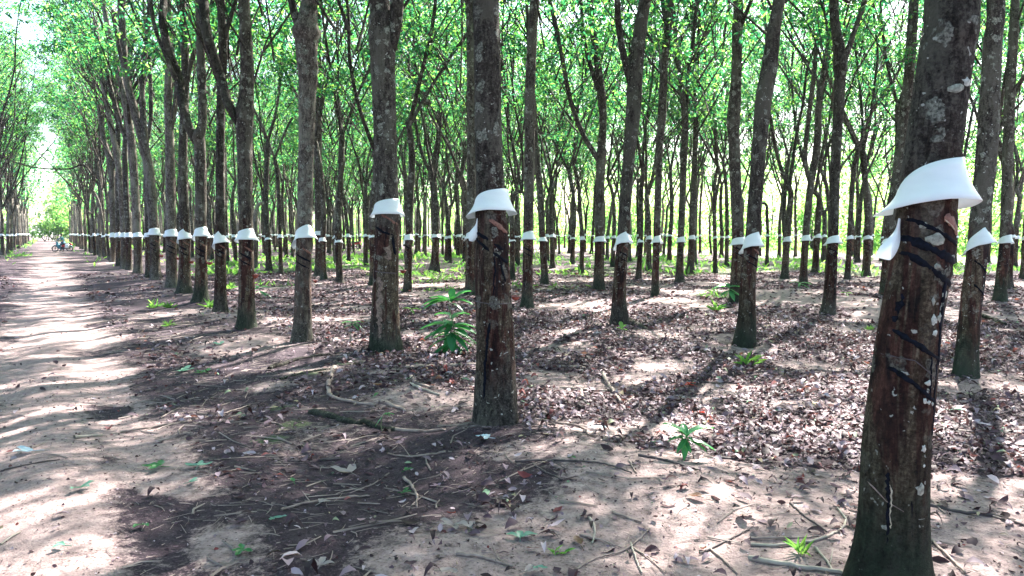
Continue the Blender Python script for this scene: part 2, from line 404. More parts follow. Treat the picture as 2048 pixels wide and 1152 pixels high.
def knobs(P, Rr, r, k=3, amt=.35):
    Rr = Rr.copy(); L = np.r_[0, np.cumsum(np.linalg.norm(np.diff(P, axis=0), axis=1))]
    for _ in range(k):
        c = L[-1] * (.2 + .75 * r.random()); Rr = Rr * (1 + amt * (.5 + .5 * r.random()) * np.exp(-((L - c) / .09) ** 2))
    return Rr
def stem_up(p, direction, r0, ztop, r, wob=.16, r1=.02):
    """a rising limb from p to about ztop"""
    pts = [np.array(p, float)]; d = unit(np.array(direction, float)); rad = [r0]; k = max(3, int((ztop - p[2]) / 1.1))
    for i in range(k):
        d = unit(d * .85 + np.array([0, 0, .22]) + r.normal(0, wob, 3) * np.array([1, 1, .3]))
        pts.append(pts[-1] + d * (ztop - p[2]) / k / max(.6, d[2]) * (.9 + .2 * r.random()))
        rad.append(r0 + (r1 - r0) * ((i + 1) / k) ** .85)
    return pts, rad

GUARDS = {}
def guard_mesh(r, seed=0, ztl=.06, ztr=.16, zbf=0.0, tail=-.07, flare=.075, a0=-125, a1=135, rend=-.02):
    """white sheet skirt round a trunk of radius r; angle 0 faces -Y, grows towards +X; z=0 is its lower front edge"""
    q = np.random.default_rng(seed + 11)
    na, nh = 30, 6; A = np.radians(np.linspace(a0, a1, na)); V = []
    for i, a in enumerate(A):
        f = (i / (na - 1)); s = math.sin(min(max(a, -math.pi / 2), math.pi / 2)) * .5 + .5
        u = max(0, (.42 - f) / .42); zb = zbf + tail * u ** 1.2 + .016 * math.sin(math.pi * f)
        if f > .66: zb = zbf + .016 * math.sin(math.pi * f) + rend * math.sin((f - .66) / .34 * math.pi / 2)
        dome = (1 - (1 - min(1, f / .52)) ** 2.2) ** .62           # the upper edge climbs from the left tip like a bell
        top = ztl + (ztr - ztl) * min(1, f / .6) - .045 * max(0, a - 1.2) ** 1.3
        zt = zb + .012 + (top - zb - .012) * dome
        ez = max(0, .20 - f) / .20
        for j in range(nh):
            g = j / (nh - 1); z = zt + (zb - zt) * g
            rad = r + .004 + flare * (g ** 1.75) * (1 + .25 * ez) * (.55 + .45 * f) + .012 * ez * (.3 + g) + .003 * math.sin(a * 5 + seed) * g
            V.append((rad * math.sin(a), -rad * math.cos(a), z))
    Fq = [(i * nh + j, (i + 1) * nh + j, (i + 1) * nh + j + 1, i * nh + j + 1) for i in range(na - 1) for j in range(nh - 1)]
    return mesh('rain_guard', V, np.array(Fq), M['guard'])
def add_guard(tree, me, loc, rz, tilt=(0, 0)):
    g = obj('rain_guard', me, tree, loc); g.rotation_euler = (tilt[0], tilt[1], rz)
    s = g.modifiers.new('thick', 'SOLIDIFY'); s.thickness = .0025
    return g

def make_variant(seed):
    """shared meshes for an ordinary row tree; the lower two metres stand straight over the origin"""
    r = np.random.default_rng(seed); rb = .078 + .036 * r.random(); zf = 3.0 + 3.0 * r.random()
    P = [[0, 0, -.12], [0, 0, .5], [r.normal(0, .01), r.normal(0, .01), 1.4], [r.normal(0, .05), r.normal(0, .05), 2.4]]
    d = r.normal(0, .09, 2)
    P.append([P[-1][0] + d[0], P[-1][1] + d[1], (2.4 + zf) / 2 + .2]); P.append([P[-1][0] + d[0] + r.normal(0, .1), P[-1][1] + d[1] + r.normal(0, .1), zf])
    Rr = [rb * 1.12, rb * 1.05, rb, rb * .93, rb * .86, rb * .85]
    PP, RR = resample(P, Rr, .14); RR = knobs(PP, RR, r, 4, .3)
    V, Fq = tube(PP, RR, 12, .08, (.8, .18), seed)
    parts = [('trunk', mesh('trunk', V, Fq, M['bark']))]
    top = np.array(P[-1]); nl = 2 if r.random() < .65 else 3; a0 = r.random() * 6.28
    for i in range(nl):
        a = a0 + i * 2 * math.pi / nl + r.normal(0, .3); sp_ = .18 + .22 * r.random()
        pts, rad = stem_up(top - [0, 0, .06], [math.cos(a) * sp_, math.sin(a) * sp_, 1], rb * (.66 - .06 * nl + .12 * r.random()), 11.5 + 2 * r.random(), r, .12)
        G = Geo(); PP, RR = resample(pts, rad, .28); RR = knobs(PP, RR, r, 3, .35); V, Fq = tube(PP, RR, 8, .05, None, seed + i); G.add(V, Fq)
        for _ in range(3 + int(r.integers(0, 3))):
            k = int(r.integers(len(PP) // 6, len(PP) - 4)); aa = r.random() * 6.28
            p2, r2 = stem_up(PP[k], [math.cos(aa) * .7, math.sin(aa) * .7, 1], RR[k] * .5, min(14, PP[k][2] + 2.5 + 2.5 * r.random()), r, .2, .008)
            P2, R2 = resample(p2, r2, .4); V, Fq = tube(P2, R2, 6); G.add(V, Fq)
        parts.append(('limb', G.mesh('limb', [M['limb']])))
    return dict(parts=parts, rb=rb)
VARS = [make_variant(20 + i) for i in range(12)]
for v in VARS:
    v['guards'] = [guard_mesh(v['rb'] * 1.0, 5 * k, ztl=.08 + .02 * k, ztr=.14 + .015 * k, tail=-.03 - .03 * k, flare=.055 + .01 * k) for k in range(3)]
    rr = v['rb'] * 1.02
    def helix(z0, z1, a0, a1, w, th=.004):
        k = 14; A = np.radians(np.linspace(a0, a1, k)); Z = np.linspace(z0, z1, k)
        Vs = []
        for a, z in zip(A, Z):
            for dz, e in ((w / 2, 0), (0, th + .002), (-w / 2, 0)): Vs.append(((rr + .002 + e) * math.sin(a), -(rr + .002 + e) * math.cos(a), z + dz))
        Fs = [(i * 3 + j, i * 3 + 3 + j, i * 3 + 4 + j, i * 3 + 1 + j) for i in range(k - 1) for j in range(2)]
        return Vs, Fs
    G = Geo()
    G.add(*helix(1.27, 1.14, -80, 75, .03), 0); G.add(*helix(1.12, .98, -80, 60, .02), 0); G.add(*helix(1.33, 1.24, 5, 70, .022), 1)
    v['band'] = G.mesh('tapping_cut', [M['band'], M['cut']])

TREES = []     # (x, y) of every tree placed
def put_variant(name, x, y, label, group, lean=(0, 0), scale=None, v=None, pale=False, guard=True, crown='n', cuts=True, gh=None):
    r = random
    v = v or r.choice(VARS); s = scale or (.88 + .3 * r.random())
    z = float(height(x, y)); t = empty(name, (x, y, z)); tag(t, label, 'tree', group)
    rz = r.random() * 6.28
    # lean is a tilt about the foot, in world axes
    q = Matrix.Rotation(lean[0], 3, 'Y') @ Matrix.Rotation(-lean[1], 3, 'X')
    t.rotation_euler = q.to_euler()
    for nm, me in v['parts']:
        o = obj(nm, me, t); o.rotation_euler = (0, 0, rz); o.scale = (s, s, 1)
        if pale and nm == 'trunk':
            o.material_slots[0].link = 'OBJECT'; o.material_slots[0].material = M['bark_pale']
    c = obj('crown', r.choice(CROWNS if crown == 'n' else CROWNS_HIGH), t); c.rotation_euler = (0, 0, r.random() * 6.28)
    cs = .85 + .3 * r.random(); c.scale = (cs, cs, .92 + .14 * r.random())
    face = math.atan2(x, y)           # tapping panels all look back down the rows
    if guard:
        g = add_guard(t, r.choice(v['guards']), (0, 0, (gh or (1.28 + .15 * r.random()))), .25 - .5 * r.random() - .3, (r.uniform(-.06, .06), r.uniform(-.22, .04)))
        g.scale = (s * r.uniform(1, 1.06), s * r.uniform(1, 1.06), r.uniform(.75, 1.25))
        if cuts: o = obj('tapping_cut', v['band'], t); o.scale = (s, s, 1); o.rotation_euler = (0, 0, -.2)
    TREES.append((x, y)); return t

# ------------------------------------------------------------------ trees seen close enough to have their own shape
class Hero: pass
def hero(stem, limbs=(), label='', group='rubber trees in planted rows', bark='bark_hero', base_y=None, flare=(.5, .14), seed=1,
         rough=.07, guard=None, gtilt=(0, 0), ytilt=0.0, crown='n', seg=20, knob=0):
    """stem: [(px, py, width_px)] from the foot upwards, as the tree stands at its own distance"""
    g0 = on_ground(stem[0][0], stem[0][1]); Y = g0[1]; h = Hero(); h.Y = Y; h.px = stem
    r = np.random.default_rng(seed)
    P = []; Rr = []
    for i, (x, y, w) in enumerate(stem):
        q = at_depth(x, y, Y); P.append(q); Rr.append(w / 2 * Y / F)
    base = np.array([g0[0], g0[1], g0[2]])
    P[0] = base - [0, 0, .08]
    P = np.array(P); Rr = np.array(Rr)
    P[:, 1] += np.clip(P[:, 2] - 1.5, 0, None) * ytilt
    t = empty('rubber_tree', base); tag(t, label, 'tree', group); h.t = t; h.base = base
    last = P[-1]; dirn = unit(P[-1] - P[-2])
    if last[2] < 9:                                  # carry the stem on up to the canopy
        pts, rad = stem_up(last, dirn * [1, 1, 1], Rr[-1], 11.5 + 1.5 * r.random(), r, .10)
        P2 = np.vstack([P, pts[1:]]); R2 = np.r_[Rr, rad[1:]]
    else: P2, R2 = P, Rr
    PP, RR = resample(P2, R2, .06 if Y < 12 else .1)
    if knob: RR = knobs(PP, RR, r, knob, .22)
    V, Fq = tube(PP, RR, seg, rough, flare, seed)
    obj('trunk', mesh('trunk', V - base, Fq, M[bark]), t)
    h.P, h.R = PP, RR
    for lb in limbs:
        Q = [at_depth(x, y, Y) for x, y, w in lb]; W = [w / 2 * Y / F for x, y, w in lb]
        for i, qq in enumerate(Q): qq[1] += (qq[2] - 1.5) * ytilt + .12 * i * (.5 - r.random())
        d = unit(Q[-1] - Q[-2]); 
        if lb[-1][1] > 5: pts, rad = [Q[-1]], [W[-1]]
        if Q[-1][2] < 9: pts, rad = stem_up(Q[-1], d, W[-1], 10.5 + 2 * r.random(), r, .12)
        Q = Q + list(pts[1:]); W = W + list(rad[1:])
        A_, B_ = resample(Q, W, .12); B_ = knobs(A_, B_, r, 2, .25)
        V, Fq = tube(A_, B_, 12, .06, None, seed + 3); obj('limb', mesh('limb', V - base, Fq, M['limb']), t)
    k = len(PP) - 1
    while k > 0 and PP[k][2] > 9.5: k -= 1
    c = obj('crown', random.choice([CROWNS[3], CROWNS[5], CROWNS[2]] if crown == 'n' else CROWNS_HIGH[1:3]), t)
    c.location = (PP[k][0] - base[0], PP[k][1] - base[1], 0); c.rotation_euler = (0, 0, random.random() * 6.28)
    # a few forks high up, out of the frame or among the leaves
    G = Geo()
    for _ in range(4):
        kk = int(r.integers(int(len(PP) * .45), len(PP) - 3)); aa = r.random() * 6.28
        if PP[kk][2] < 5.5: continue
        p2, r2 = stem_up(PP[kk], [math.cos(aa) * .7, math.sin(aa) * .7, 1], RR[kk] * .5, min(14, PP[kk][2] + 4), r, .2, .01)
        A_, B_ = resample(p2, r2, .4); V, Fq = tube(A_, B_, 6); G.add(V - base, Fq)
    if G.n: obj('limb', G.mesh('limb', [M['limb']]), t)
    if guard:
        # guard = (py of lower front edge, top height px at the left, top height px at the right, kwargs)
        py, tl, tr_, kw = guard
        zc = at_depth(stem[0][0], py, Y)[2]; kk = int(np.argmin(abs(PP[:, 2] - zc))); m = Y / F
        me = guard_mesh(RR[kk] * 1.04, seed, ztl=tl * m, ztr=tr_ * m, **kw)
        add_guard(t, me, (PP[kk][0] - base[0], PP[kk][1] - base[1], zc - base[2]), kw and 0, gtilt)
    TREES.append((base[0], base[1]))
    return h
def surf(h, px, py, lift=.003):
    """the point of the trunk's front that shows at this pixel"""
    d = ray(px, py); o = np.array([0, 0, CAMH]); tt = h.Y / d[1]; p = o + d * tt
    k = int(np.argmin(abs(h.P[:, 2] - p[2]))); c = h.P[k]; r = h.R[k] * 1.03 + lift
    z0 = p[2] - h.base[2]
    u = max(-.985, min(.985, (p[0] - c[0]) / r)); a = math.asin(u)
    return np.array([c[0] + r * u, c[1] - r * math.cos(a), p[2]]), np.array([u, -math.cos(a), 0])
def ribbon(h, name, pts, wpx, mat, thick=.0010, jit=.0):
    """a raised strip laid round the bark"""
    m = h.Y / F; Q = []; S = []
    pts = [np.array(p, float) for p in pts]; L = []
    for a, b in zip(pts[:-1], pts[1:]):
        k = max(2, int(np.linalg.norm(b - a) / 6)); L += [a + (b - a) * i / k for i in range(k)]
    L.append(pts[-1]); r = np.random.default_rng(len(L)); V = []
    L = [p + r.normal(0, jit, 2) for p in L]
    for i, p in enumerate(L):
        a = L[max(i - 1, 0)]; b = L[min(i + 1, len(L) - 1)]; d = (b - a) / (np.linalg.norm(b - a) + 1e-9); nrm = np.array([-d[1], d[0]])
        w = wpx / 2 * (.65 + .7 * r.random()) * (1 if 0 < i < len(L) - 1 else .4)
        for s, e in ((-1, -.004), (-.6, thick), (.6, thick), (1, -.004)):
            q, _ = surf(h, *(p + nrm * w * s), lift=.002 + e); V.append(q - h.base)
    Fq = np.array([(i * 4 + j, i * 4 + 4 + j, i * 4 + 5 + j, i * 4 + 1 + j) for i in range(len(L) - 1) for j in range(3)])
    return obj(name, mesh(name, V, Fq, M[mat]), h.t)
def chips(h, name, lst, mat):
    """flakes stuck on the bark, each its own part: (px, py, w, h)"""
    r = np.random.default_rng(5)
    for x, y, w, hh in lst:
        k = 11; ring = []; inner = []
        for i in range(k):
            a = 2 * math.pi * i / k; e = .6 + .7 * r.random()
            q, n = surf(h, x + math.cos(a) * w / 2 * e, y + math.sin(a) * hh / 2 * e, lift=-.001); ring.append(q - h.base)
            q, n = surf(h, x + math.cos(a) * w / 2 * e * .8, y + math.sin(a) * hh / 2 * e * .8, lift=.002); inner.append(q - h.base)
        c, n = surf(h, x, y, lift=.003); V = ring + inner + [c - h.base]
        FF = [(i, (i + 1) % k, k + (i + 1) % k, k + i) for i in range(k)] + [(k + i, k + (i + 1) % k, 2 * k) for i in range(k)]
        obj(name, mesh(name, V, FF, M[mat]), h.t)

GR = 'rubber trees in planted rows'
T1 = hero([(1778, 1168, 134), (1786, 1060, 128), (1792, 900, 126), (1806, 780, 122), (1822, 640, 114), (1843, 520, 112), (1852, 430, 108), (1866, 300, 103), (1893, 100, 101), (1904, 0, 100)],
          label='thick dark leaning rubber tree, largest trunk of all, with black resin bands', seed=4, bark='bark_moss', flare=(.50, .15), rough=.06, seg=40,
          guard=(407, 72, 90, dict(tail=-.06, flare=.088, a0=-108, a1=150, rend=-.03)), gtilt=(0.02, .03))
for pts, w in [([(1800, 438), (1845, 462), (1898, 492)], 9), ([(1793, 474), (1838, 500), (1895, 526)], 17), ([(1791, 503), (1846, 546), (1886, 572)], 13), ([(1862, 562), (1856, 640), (1850, 722)], 9),
               ([(1768, 655), (1826, 696), (1862, 716)], 11), ([(1760, 728), (1802, 760), (1850, 800)], 9), ([(1846, 715), (1841, 790), (1838, 860)], 5), ([(1833, 705), (1829, 790)], 4), ([(1786, 585), (1772, 640)], 10), ([(1790, 980), (1783, 1150)], 8), ([(1752, 930), (1748, 1150)], 6)]:
    ribbon(T1, 'resin_band', pts, w, 'band', jit=.8)
ribbon(T1, 'tapping_cut', [(1859, 432), (1880, 447), (1900, 470)], 17, 'cut')
ribbon(T1, 'latex_line', [(1858, 440), (1874, 451), (1887, 463)], 2.5, 'latex')
ribbon(T1, 'latex_line', [(1781, 1000), (1776, 1060), (1768, 1155)], 4, 'latex', jit=1.2)
ribbon(T1, 'latex_line', [(1755, 955), (1754, 1040), (1748, 1110)], 2.6, 'latex', jit=1)
ribbon(T1, 'wire', [(1727, 957), (1748, 985), (1780, 1003)], 2.2, 'stick')
ribbon(T1, 'wire', [(1755, 705), (1800, 712), (1856, 760)], 2, 'wire')
chips(T1, 'lichen', [(1838, 478, 36, 28), (1822, 450, 16, 12), (1852, 630, 12, 22), (1836, 598, 9, 16), (1858, 606, 10, 18), (1862, 585, 14, 24), (1880, 515, 16, 12), (1843, 530, 14, 10), (1813, 958, 26, 22), (1745, 1036, 12, 12),
                     (1884, 188, 30, 22), (1860, 350, 16, 16)], 'lichen')
chips(T1, 'white_flake', [(1824, 755, 17, 12), (1818, 788, 9, 11), (1827, 792, 9, 9), (1836, 796, 9, 8), (1816, 882, 11, 17), (1817, 914, 6, 8), (1840, 660, 11, 12), (1838, 634, 14, 20), (1908, 172, 24, 16)], 'flake')
def flap(h, sts):
    """loose end of the sheet hanging down beside the trunk: (px, py, width px, depth offset)"""
    V = []; n = len(sts)
    for i, (x, y, w, dy) in enumerate(sts):
        for k in range(5):
            u = (k - 2) / 2; q = at_depth(x + u * w / 2, y + u * w * .12, h.Y + dy - .02 * (1 - u * u)); V.append(q - h.base)
    o = obj('rain_guard', mesh('rain_guard', V, np.array([(i * 5 + j, i * 5 + 5 + j, i * 5 + 6 + j, i * 5 + 1 + j) for i in range(n - 1) for j in range(4)]), M['guard']), h.t)
    m_ = o.modifiers.new('thick', 'SOLIDIFY'); m_.thickness = .002; m_.offset = 0
    m_ = o.modifiers.new('sub', 'SUBSURF'); m_.levels = 2; m_.render_levels = 2
flap(T1, [(1799, 436, 5, -.03), (1797, 452, 6, -.03), (1794, 468, 14, -.03), (1787, 482, 28, -.04), (1778, 496, 36, -.05), (1770, 510, 36, -.05), (1765, 518, 30, -.03)])

T2 = hero([(992, 838, 86), (992, 780, 83), (991, 700, 78), (986, 600, 72), (984, 520, 67), (983, 440, 62), (980, 370, 57), (976, 250, 55), (974, 100, 55), (971, 0, 54)],
          label='straight rubber tree with flaking grey bark, standing in front of the big-leaved sapling', seed=9, flare=(.24, .20), rough=.10, seg=36,
          guard=(425, 34, 47, dict(tail=-.055, flare=.085, a0=-112, a1=140)), gtilt=(0, .03))
for pts, w in [([(951, 464), (985, 484), (1008, 500)], 7), ([(951, 478), (982, 502), (1016, 524)], 6), ([(991, 510), (989, 560), (988, 590)], 3), ([(1003, 520), (1006, 545), (1012, 562)], 4), ([(980, 640), (972, 720), (968, 800)], 5)]:
    ribbon(T2, 'resin_band', pts, w, 'band', jit=.7)
ribbon(T2, 'tapping_cut', [(976, 438), (996, 450), (1014, 466)], 8, 'cut')
ribbon(T2, 'wire', [(950, 601), (985, 605), (1022, 605)], 1.8, 'wire')
flap(T2, [(955, 436, 3, -.04), (954, 450, 4, -.04), (952, 458, 14, -.04), (948, 467, 21, -.05), (945, 476, 17, -.05), (942, 483, 9, -.04)])

T3 = hero([(772, 706, 60), (771, 650, 57), (772, 560, 50), (774, 440, 47), (773, 370, 45), (769, 250, 44), (766, 120, 48), (765, 80, 52), (762, 40, 46), (758, 0, 38)],
          [[(776, 110, 26), (790, 62, 26), (796, 0, 27)]], seed=14, flare=(.28, .2), rough=.08, seg=28,
          label='rubber tree with peeling pale bark forking at the frame top, left of the big-leaved sapling', guard=(431, 24, 33, dict(tail=-.03, flare=.08, a0=-115, a1=140)))
for pts, w in [([(751, 452), (770, 464), (789, 470)], 4), ([(789, 470), (790, 490), (793, 510)], 4)]: ribbon(T3, 'resin_band', pts, w, 'band', jit=.5)
ribbon(T3, 'tapping_cut', [(766, 430), (782, 438), (797, 450)], 5, 'cut'); ribbon(T3, 'wire', [(748, 541), (772, 544), (798, 546)], 1.5, 'wire')
ribbon(T3, 'bare_patch', [(764, 555), (762, 600), (762, 650), (768, 690)], 9, 'bare', thick=.0004, jit=2.2)
ribbon(T3, 'bare_patch', [(782, 490), (778, 520)], 12, 'bare', thick=.0004, jit=2.2)

T4 = hero([(604, 684, 38), (606, 600, 33), (608, 480, 30), (612, 300, 30), (614, 200, 33), (616, 150, 38), (613, 105, 42), (613, 60, 40), (617, 25, 34), (620, 0, 33)],
          [[(606, 70, 20), (590, 30, 16), (582, 0, 14)]], seed=21, flare=(.4, .16), seg=24, knob=2, bark='bark_pale',
          label='knotty pale-spotted rubber tree with one flank in full sun, forking near the top', guard=(478, 12, 28, dict(tail=-.14, flare=.085, a0=-110, a1=130)), gtilt=(0, -.05))
T5 = hero([(492, 656, 34), (493, 560, 30), (492, 480, 28), (489, 300, 29), (489, 245, 33), (494, 150, 27), (491, 60, 23), (488, 0, 21)],
          [[(484, 256, 18), (455, 203, 19), (440, 160, 18), (425, 115, 19), (410, 60, 20), (398, 0, 20)]], seed=25, flare=(.4, .16), seg=22, knob=2,
          label='speckled rubber tree whose thick side limb leans left above the track edge', guard=(481, 14, 24, dict(tail=-.04, flare=.095)))
T6 = hero([(441, 624, 27), (441, 560, 22), (441, 480, 20), (441, 300, 17), (442, 200, 16), (446, 100, 17), (442, 0, 15)], [[(446, 92, 9), (460, 40, 9), (468, 0, 8)]], seed=31, flare=(.5, .14),
          label='slim reddish-footed rubber tree whose rain guard droops sideways, left of the speckled forked one', bark='bark_hero', guard=(488, 6, 26, dict(tail=-.1, flare=.085)), gtilt=(0, -.18))
T7 = hero([(401, 603, 28), (402, 560, 23), (402, 480, 22), (400, 300, 21), (396, 275, 26), (405, 240, 16), (402, 120, 16), (400, 60, 15), (398, 0, 15)],
          [[(394, 285, 18), (380, 255, 17), (365, 205, 17), (350, 150, 17), (336, 100, 16), (326, 40, 15), (320, 0, 15)], [(352, 160, 9), (330, 105, 8), (310, 60, 8), (300, 10, 7)]], seed=36, flare=(.6, .16), knob=1,
          label='rubber tree splitting into a tall upright V at a dark swollen knot', guard=(474, 12, 20, dict(tail=-.1, flare=.10)))
T8 = hero([(369, 586, 27), (369, 540, 22), (369, 480, 21), (366, 300, 17), (371, 150, 15), (366, 60, 14), (364, 0, 14)], [[(372, 180, 9), (385, 120, 9), (402, 60, 8)]], seed=41, flare=(.6, .15),
          label='rubber tree with one flank sunlit and its guard slanting down, left of the V-forked tree', guard=(480, 7, 22, dict(tail=-.09, flare=.08)), gtilt=(0, -.15))
T9 = hero([(344, 575, 24), (343, 540, 21), (342, 480, 21), (340, 300, 17), (336, 200, 15), (338, 100, 15), (334, 0, 14)], [[(342, 260, 10), (352, 200, 10), (358, 100, 12), (366, 0, 10)]], seed=45, flare=(.4, .14), knob=2, bark='bark_pale',
          label='pale-barked rubber tree with a broken knot halfway up, third from the V-forked tree', guard=(474, 10, 16, dict(tail=-.02, flare=.08)))
T10 = hero([(312, 561, 21), (310, 520, 18), (309, 480, 18), (300, 360, 19), (290, 300, 18), (268, 215, 15), (252, 150, 13), (243, 30, 13), (242, 0, 12)], [[(294, 310, 13), (290, 260, 12), (285, 180, 10), (290, 60, 8)]], seed=49, flare=(.45, .14), bark='bark_pale',
           label='pale rubber tree curving over towards the track, standing behind the knotted one', guard=(471, 11, 15, dict(tail=-.03, flare=.08)))
for i, (st, lb, lab) in enumerate([
    ([(299, 555, 17), (298, 480, 15), (296, 380, 15), (290, 300, 14), (262, 200, 10), (240, 100, 9), (225, 20, 8)], [[(291, 300, 8), (300, 230, 8), (296, 120, 7)]], 'dark rubber tree half hidden behind the pale curving one'),
    ([(276, 544, 17), (275, 480, 15), (270, 380, 15), (262, 280, 16), (250, 200, 12), (232, 130, 11), (215, 50, 10), (205, 0, 9)], [[(262, 290, 10), (246, 262, 8), (226, 190, 9), (205, 110, 8), (190, 60, 8)]], 'dark rubber tree with two limbs bowed out over the track'),
    ([(258, 540, 12), (257, 480, 11), (252, 380, 11), (250, 300, 10), (256, 200, 9), (262, 80, 8)], [], 'thin upright rubber tree between the two bowed dark ones'),
    ([(247, 538, 13), (247, 480, 11), (241, 370, 11), (232, 300, 11), (215, 220, 9), (200, 130, 9), (190, 40, 8)], [], 'rubber tree bending over the track just past the thin upright one'),
    ([(237, 531, 11), (236, 480, 9), (235, 380, 9), (236, 280, 8), (230, 120, 7)], [], 'slender straight rubber tree beside the track, past the bending one'),
    ([(226, 524, 12), (226, 480, 10), (225, 400, 12), (222, 330, 13), (208, 280, 9), (195, 200, 8), (172, 120, 8)], [[(225, 340, 8), (236, 290, 7), (240, 180, 7)]], 'dark rubber tree splitting wide above head height beside the track'),
    ([(206, 512, 11), (205, 470, 10), (202, 390, 10), (195, 320, 9), (180, 260, 7), (160, 200, 6)], [[(202, 380, 5), (185, 350, 4), (165, 330, 4), (135, 338, 3)]], 'rubber tree with a thin bare branch arching across the track')]):
    hero(st, lb, label=lab, seed=60 + i, flare=(.5, .14), seg=12, bark='bark_pale' if i % 2 else 'bark_hero', guard=(475, 8, 10, dict(tail=-.03, flare=.085)), gtilt=(0, random.uniform(-.12, .02)), crown='h')

S1 = hero([(1931, 752, 42), (1938, 660, 39), (1946, 580, 38), (1955, 500, 38), (1962, 420, 38), (1974, 300, 38), (1985, 100, 34), (1992, 0, 30)], seed=70, bark='bark_moss', flare=(.5, .16), seg=26, rough=.1,
          label='leaning rubber tree with a twisted, split rain guard, behind the thick nearest trunk', guard=(490, 10, 34, dict(tail=-.10, flare=.08, a0=-120, a1=100)), gtilt=(0, -.22))
ribbon(S1, 'resin_band', [(1940, 520), (1955, 535), (1968, 545)], 5, 'band'); ribbon(S1, 'resin_band', [(1935, 565), (1950, 580), (1962, 590)], 4, 'band')
S2 = hero([(1487, 692, 42), (1493, 640, 36), (1496, 560, 31), (1504, 490, 28), (1508, 430, 28), (1518, 300, 28), (1527, 200, 32), (1538, 140, 32), (1548, 60, 26), (1558, 0, 23)], seed=74, bark='bark_moss', flare=(.3, .2), seg=24, knob=1,
          label='rubber tree with a green mossy foot and a bulge high on its leaning stem', guard=(494, 20, 30, dict(tail=-.10, flare=.08)), gtilt=(0, -.03))
S3 = hero([(1240, 651, 36), (1238, 600, 27), (1241, 540, 24), (1246, 480, 24), (1251, 400, 23), (1259, 300, 25), (1267, 220, 31), (1270, 150, 30), (1279, 70, 26), (1290, 0, 23)], [[(1262, 165, 16), (1246, 110, 14), (1237, 50, 12), (1232, 0, 12)]], seed=78, flare=(.4, .18), seg=24, knob=2,
          label='forked rubber tree with a knuckled root snaking out from its foot', guard=(487, 12, 24, dict(tail=-.12, flare=.08)), gtilt=(0, -.08))
rt = [on_ground(x, y) for x, y in ((1246, 646), (1262, 650), (1276, 655), (1292, 658), (1302, 662))]
V, Fq = tube(*resample([p + [0, 0, z] for p, z in zip(rt, (.10, .06, .03, .0, -.05))], [.07, .055, .05, .035, .02], .05), 10, .15); obj('root', mesh('root', V - S3.base, Fq, M['bark_hero']), S3.t)
S4 = hero([(1054, 615, 24), (1055, 560, 21), (1056, 480, 20), (1059, 300, 20), (1060, 225, 23), (1061, 150, 20), (1070, 0, 18)], seed=82, flare=(.45, .16), seg=18, label='straight dark rubber tree just past the red cup on the flaking trunk', guard=(480, 13, 18, dict(tail=-.03, flare=.08)))
S5 = hero([(941, 590, 22), (941, 540, 19), (942, 480, 18), (943, 300, 18), (941, 120, 16), (938, 0, 15)], seed=85, flare=(.4, .16), seg=16, label='dark rubber tree mostly hidden behind the flaking trunk', guard=(478, 10, 16, dict(tail=-.03, flare=.08)))
S6 = hero([(640, 551, 22), (639, 500, 17), (638, 440, 16), (636, 300, 15), (637, 150, 14), (634, 0, 14)], seed=88, flare=(.5, .16), seg=16, label='dark straight rubber tree showing just behind the sunlit knotty one', guard=(471, 9, 9, dict(tail=-.02, flare=.08)))
S7 = hero([(1655, 628, 28), (1660, 580, 24), (1663, 520, 22), (1666, 480, 21), (1669, 400, 19), (1672, 300, 19), (1679, 190, 20), (1680, 115, 24), (1672, 60, 18), (1668, 0, 18)], [[(1686, 130, 13), (1705, 70, 10), (1722, 20, 9), (1728, 0, 9)]], seed=91, flare=(.5, .16), seg=18, knob=2,
          label='dotted rubber tree forking high, alone on open litter left of the thick nearest trunk', guard=(487, 13, 17, dict(tail=-.05, flare=.09)))
S8 = hero([(1310, 593, 17), (1311, 550, 15), (1313, 485, 14), (1319, 300, 13), (1324, 230, 17), (1328, 140, 15), (1336, 50, 16), (1340, 0, 15)], [[(1334, 60, 8), (1328, 25, 8), (1326, 0, 8)]], seed=94, flare=(.3, .16), seg=14, knob=1, label='thin straight rubber tree past the root-footed one, narrow foot without flare', guard=(486, 12, 15, dict(tail=-.02, flare=.08)))
S9 = hero([(1198, 581, 23), (1198, 540, 20), (1199, 480, 18), (1201, 330, 18), (1206, 250, 15), (1203, 190, 17), (1190, 90, 14), (1180, 0, 13)], [[(1200, 325, 11), (1178, 290, 10), (1165, 265, 10), (1142, 200, 9), (1120, 95, 9), (1101, 0, 9)], [(1196, 180, 9), (1178, 120, 8), (1165, 60, 8), (1162, 0, 7)]], seed=97, flare=(.4, .16), seg=18,
          label='near-black rubber tree throwing a long thin limb up to the left', guard=(484, 10, 12, dict(tail=-.02, flare=.08)))
SA = hero([(1474, 606, 26), (1473, 560, 24), (1476, 490, 23), (1472, 380, 22), (1468, 280, 22), (1467, 240, 26), (1473, 150, 20), (1474, 60, 19), (1476, 0, 18)], seed=101, flare=(.3, .16), seg=18, knob=1, label='dark rubber tree close behind the mossy-footed one, pale-leaved plant at its foot', guard=(490, 14, 16, dict(tail=-.04, flare=.09)))
SB = hero([(1774, 590, 26), (1775, 540, 23), (1783, 440, 22), (1795, 350, 21), (1808, 240, 20), (1820, 130, 19), (1828, 0, 18)], seed=104, flare=(.4, .16), seg=16, label='dark curving rubber tree partly covered by the thick nearest trunk', guard=(486, 10, 10, dict(tail=-.02, flare=.06)))
SC = hero([(2000, 602, 24), (2003, 550, 20), (2010, 480, 20), (2016, 300, 19), (2022, 150, 18), (2030, 0, 16)], seed=107, bark='bark_moss', flare=(.5, .16), seg=16, label='rubber tree with a greenish flared foot behind the one with the split guard', guard=(487, 14, 18, dict(tail=-.03, flare=.08)))
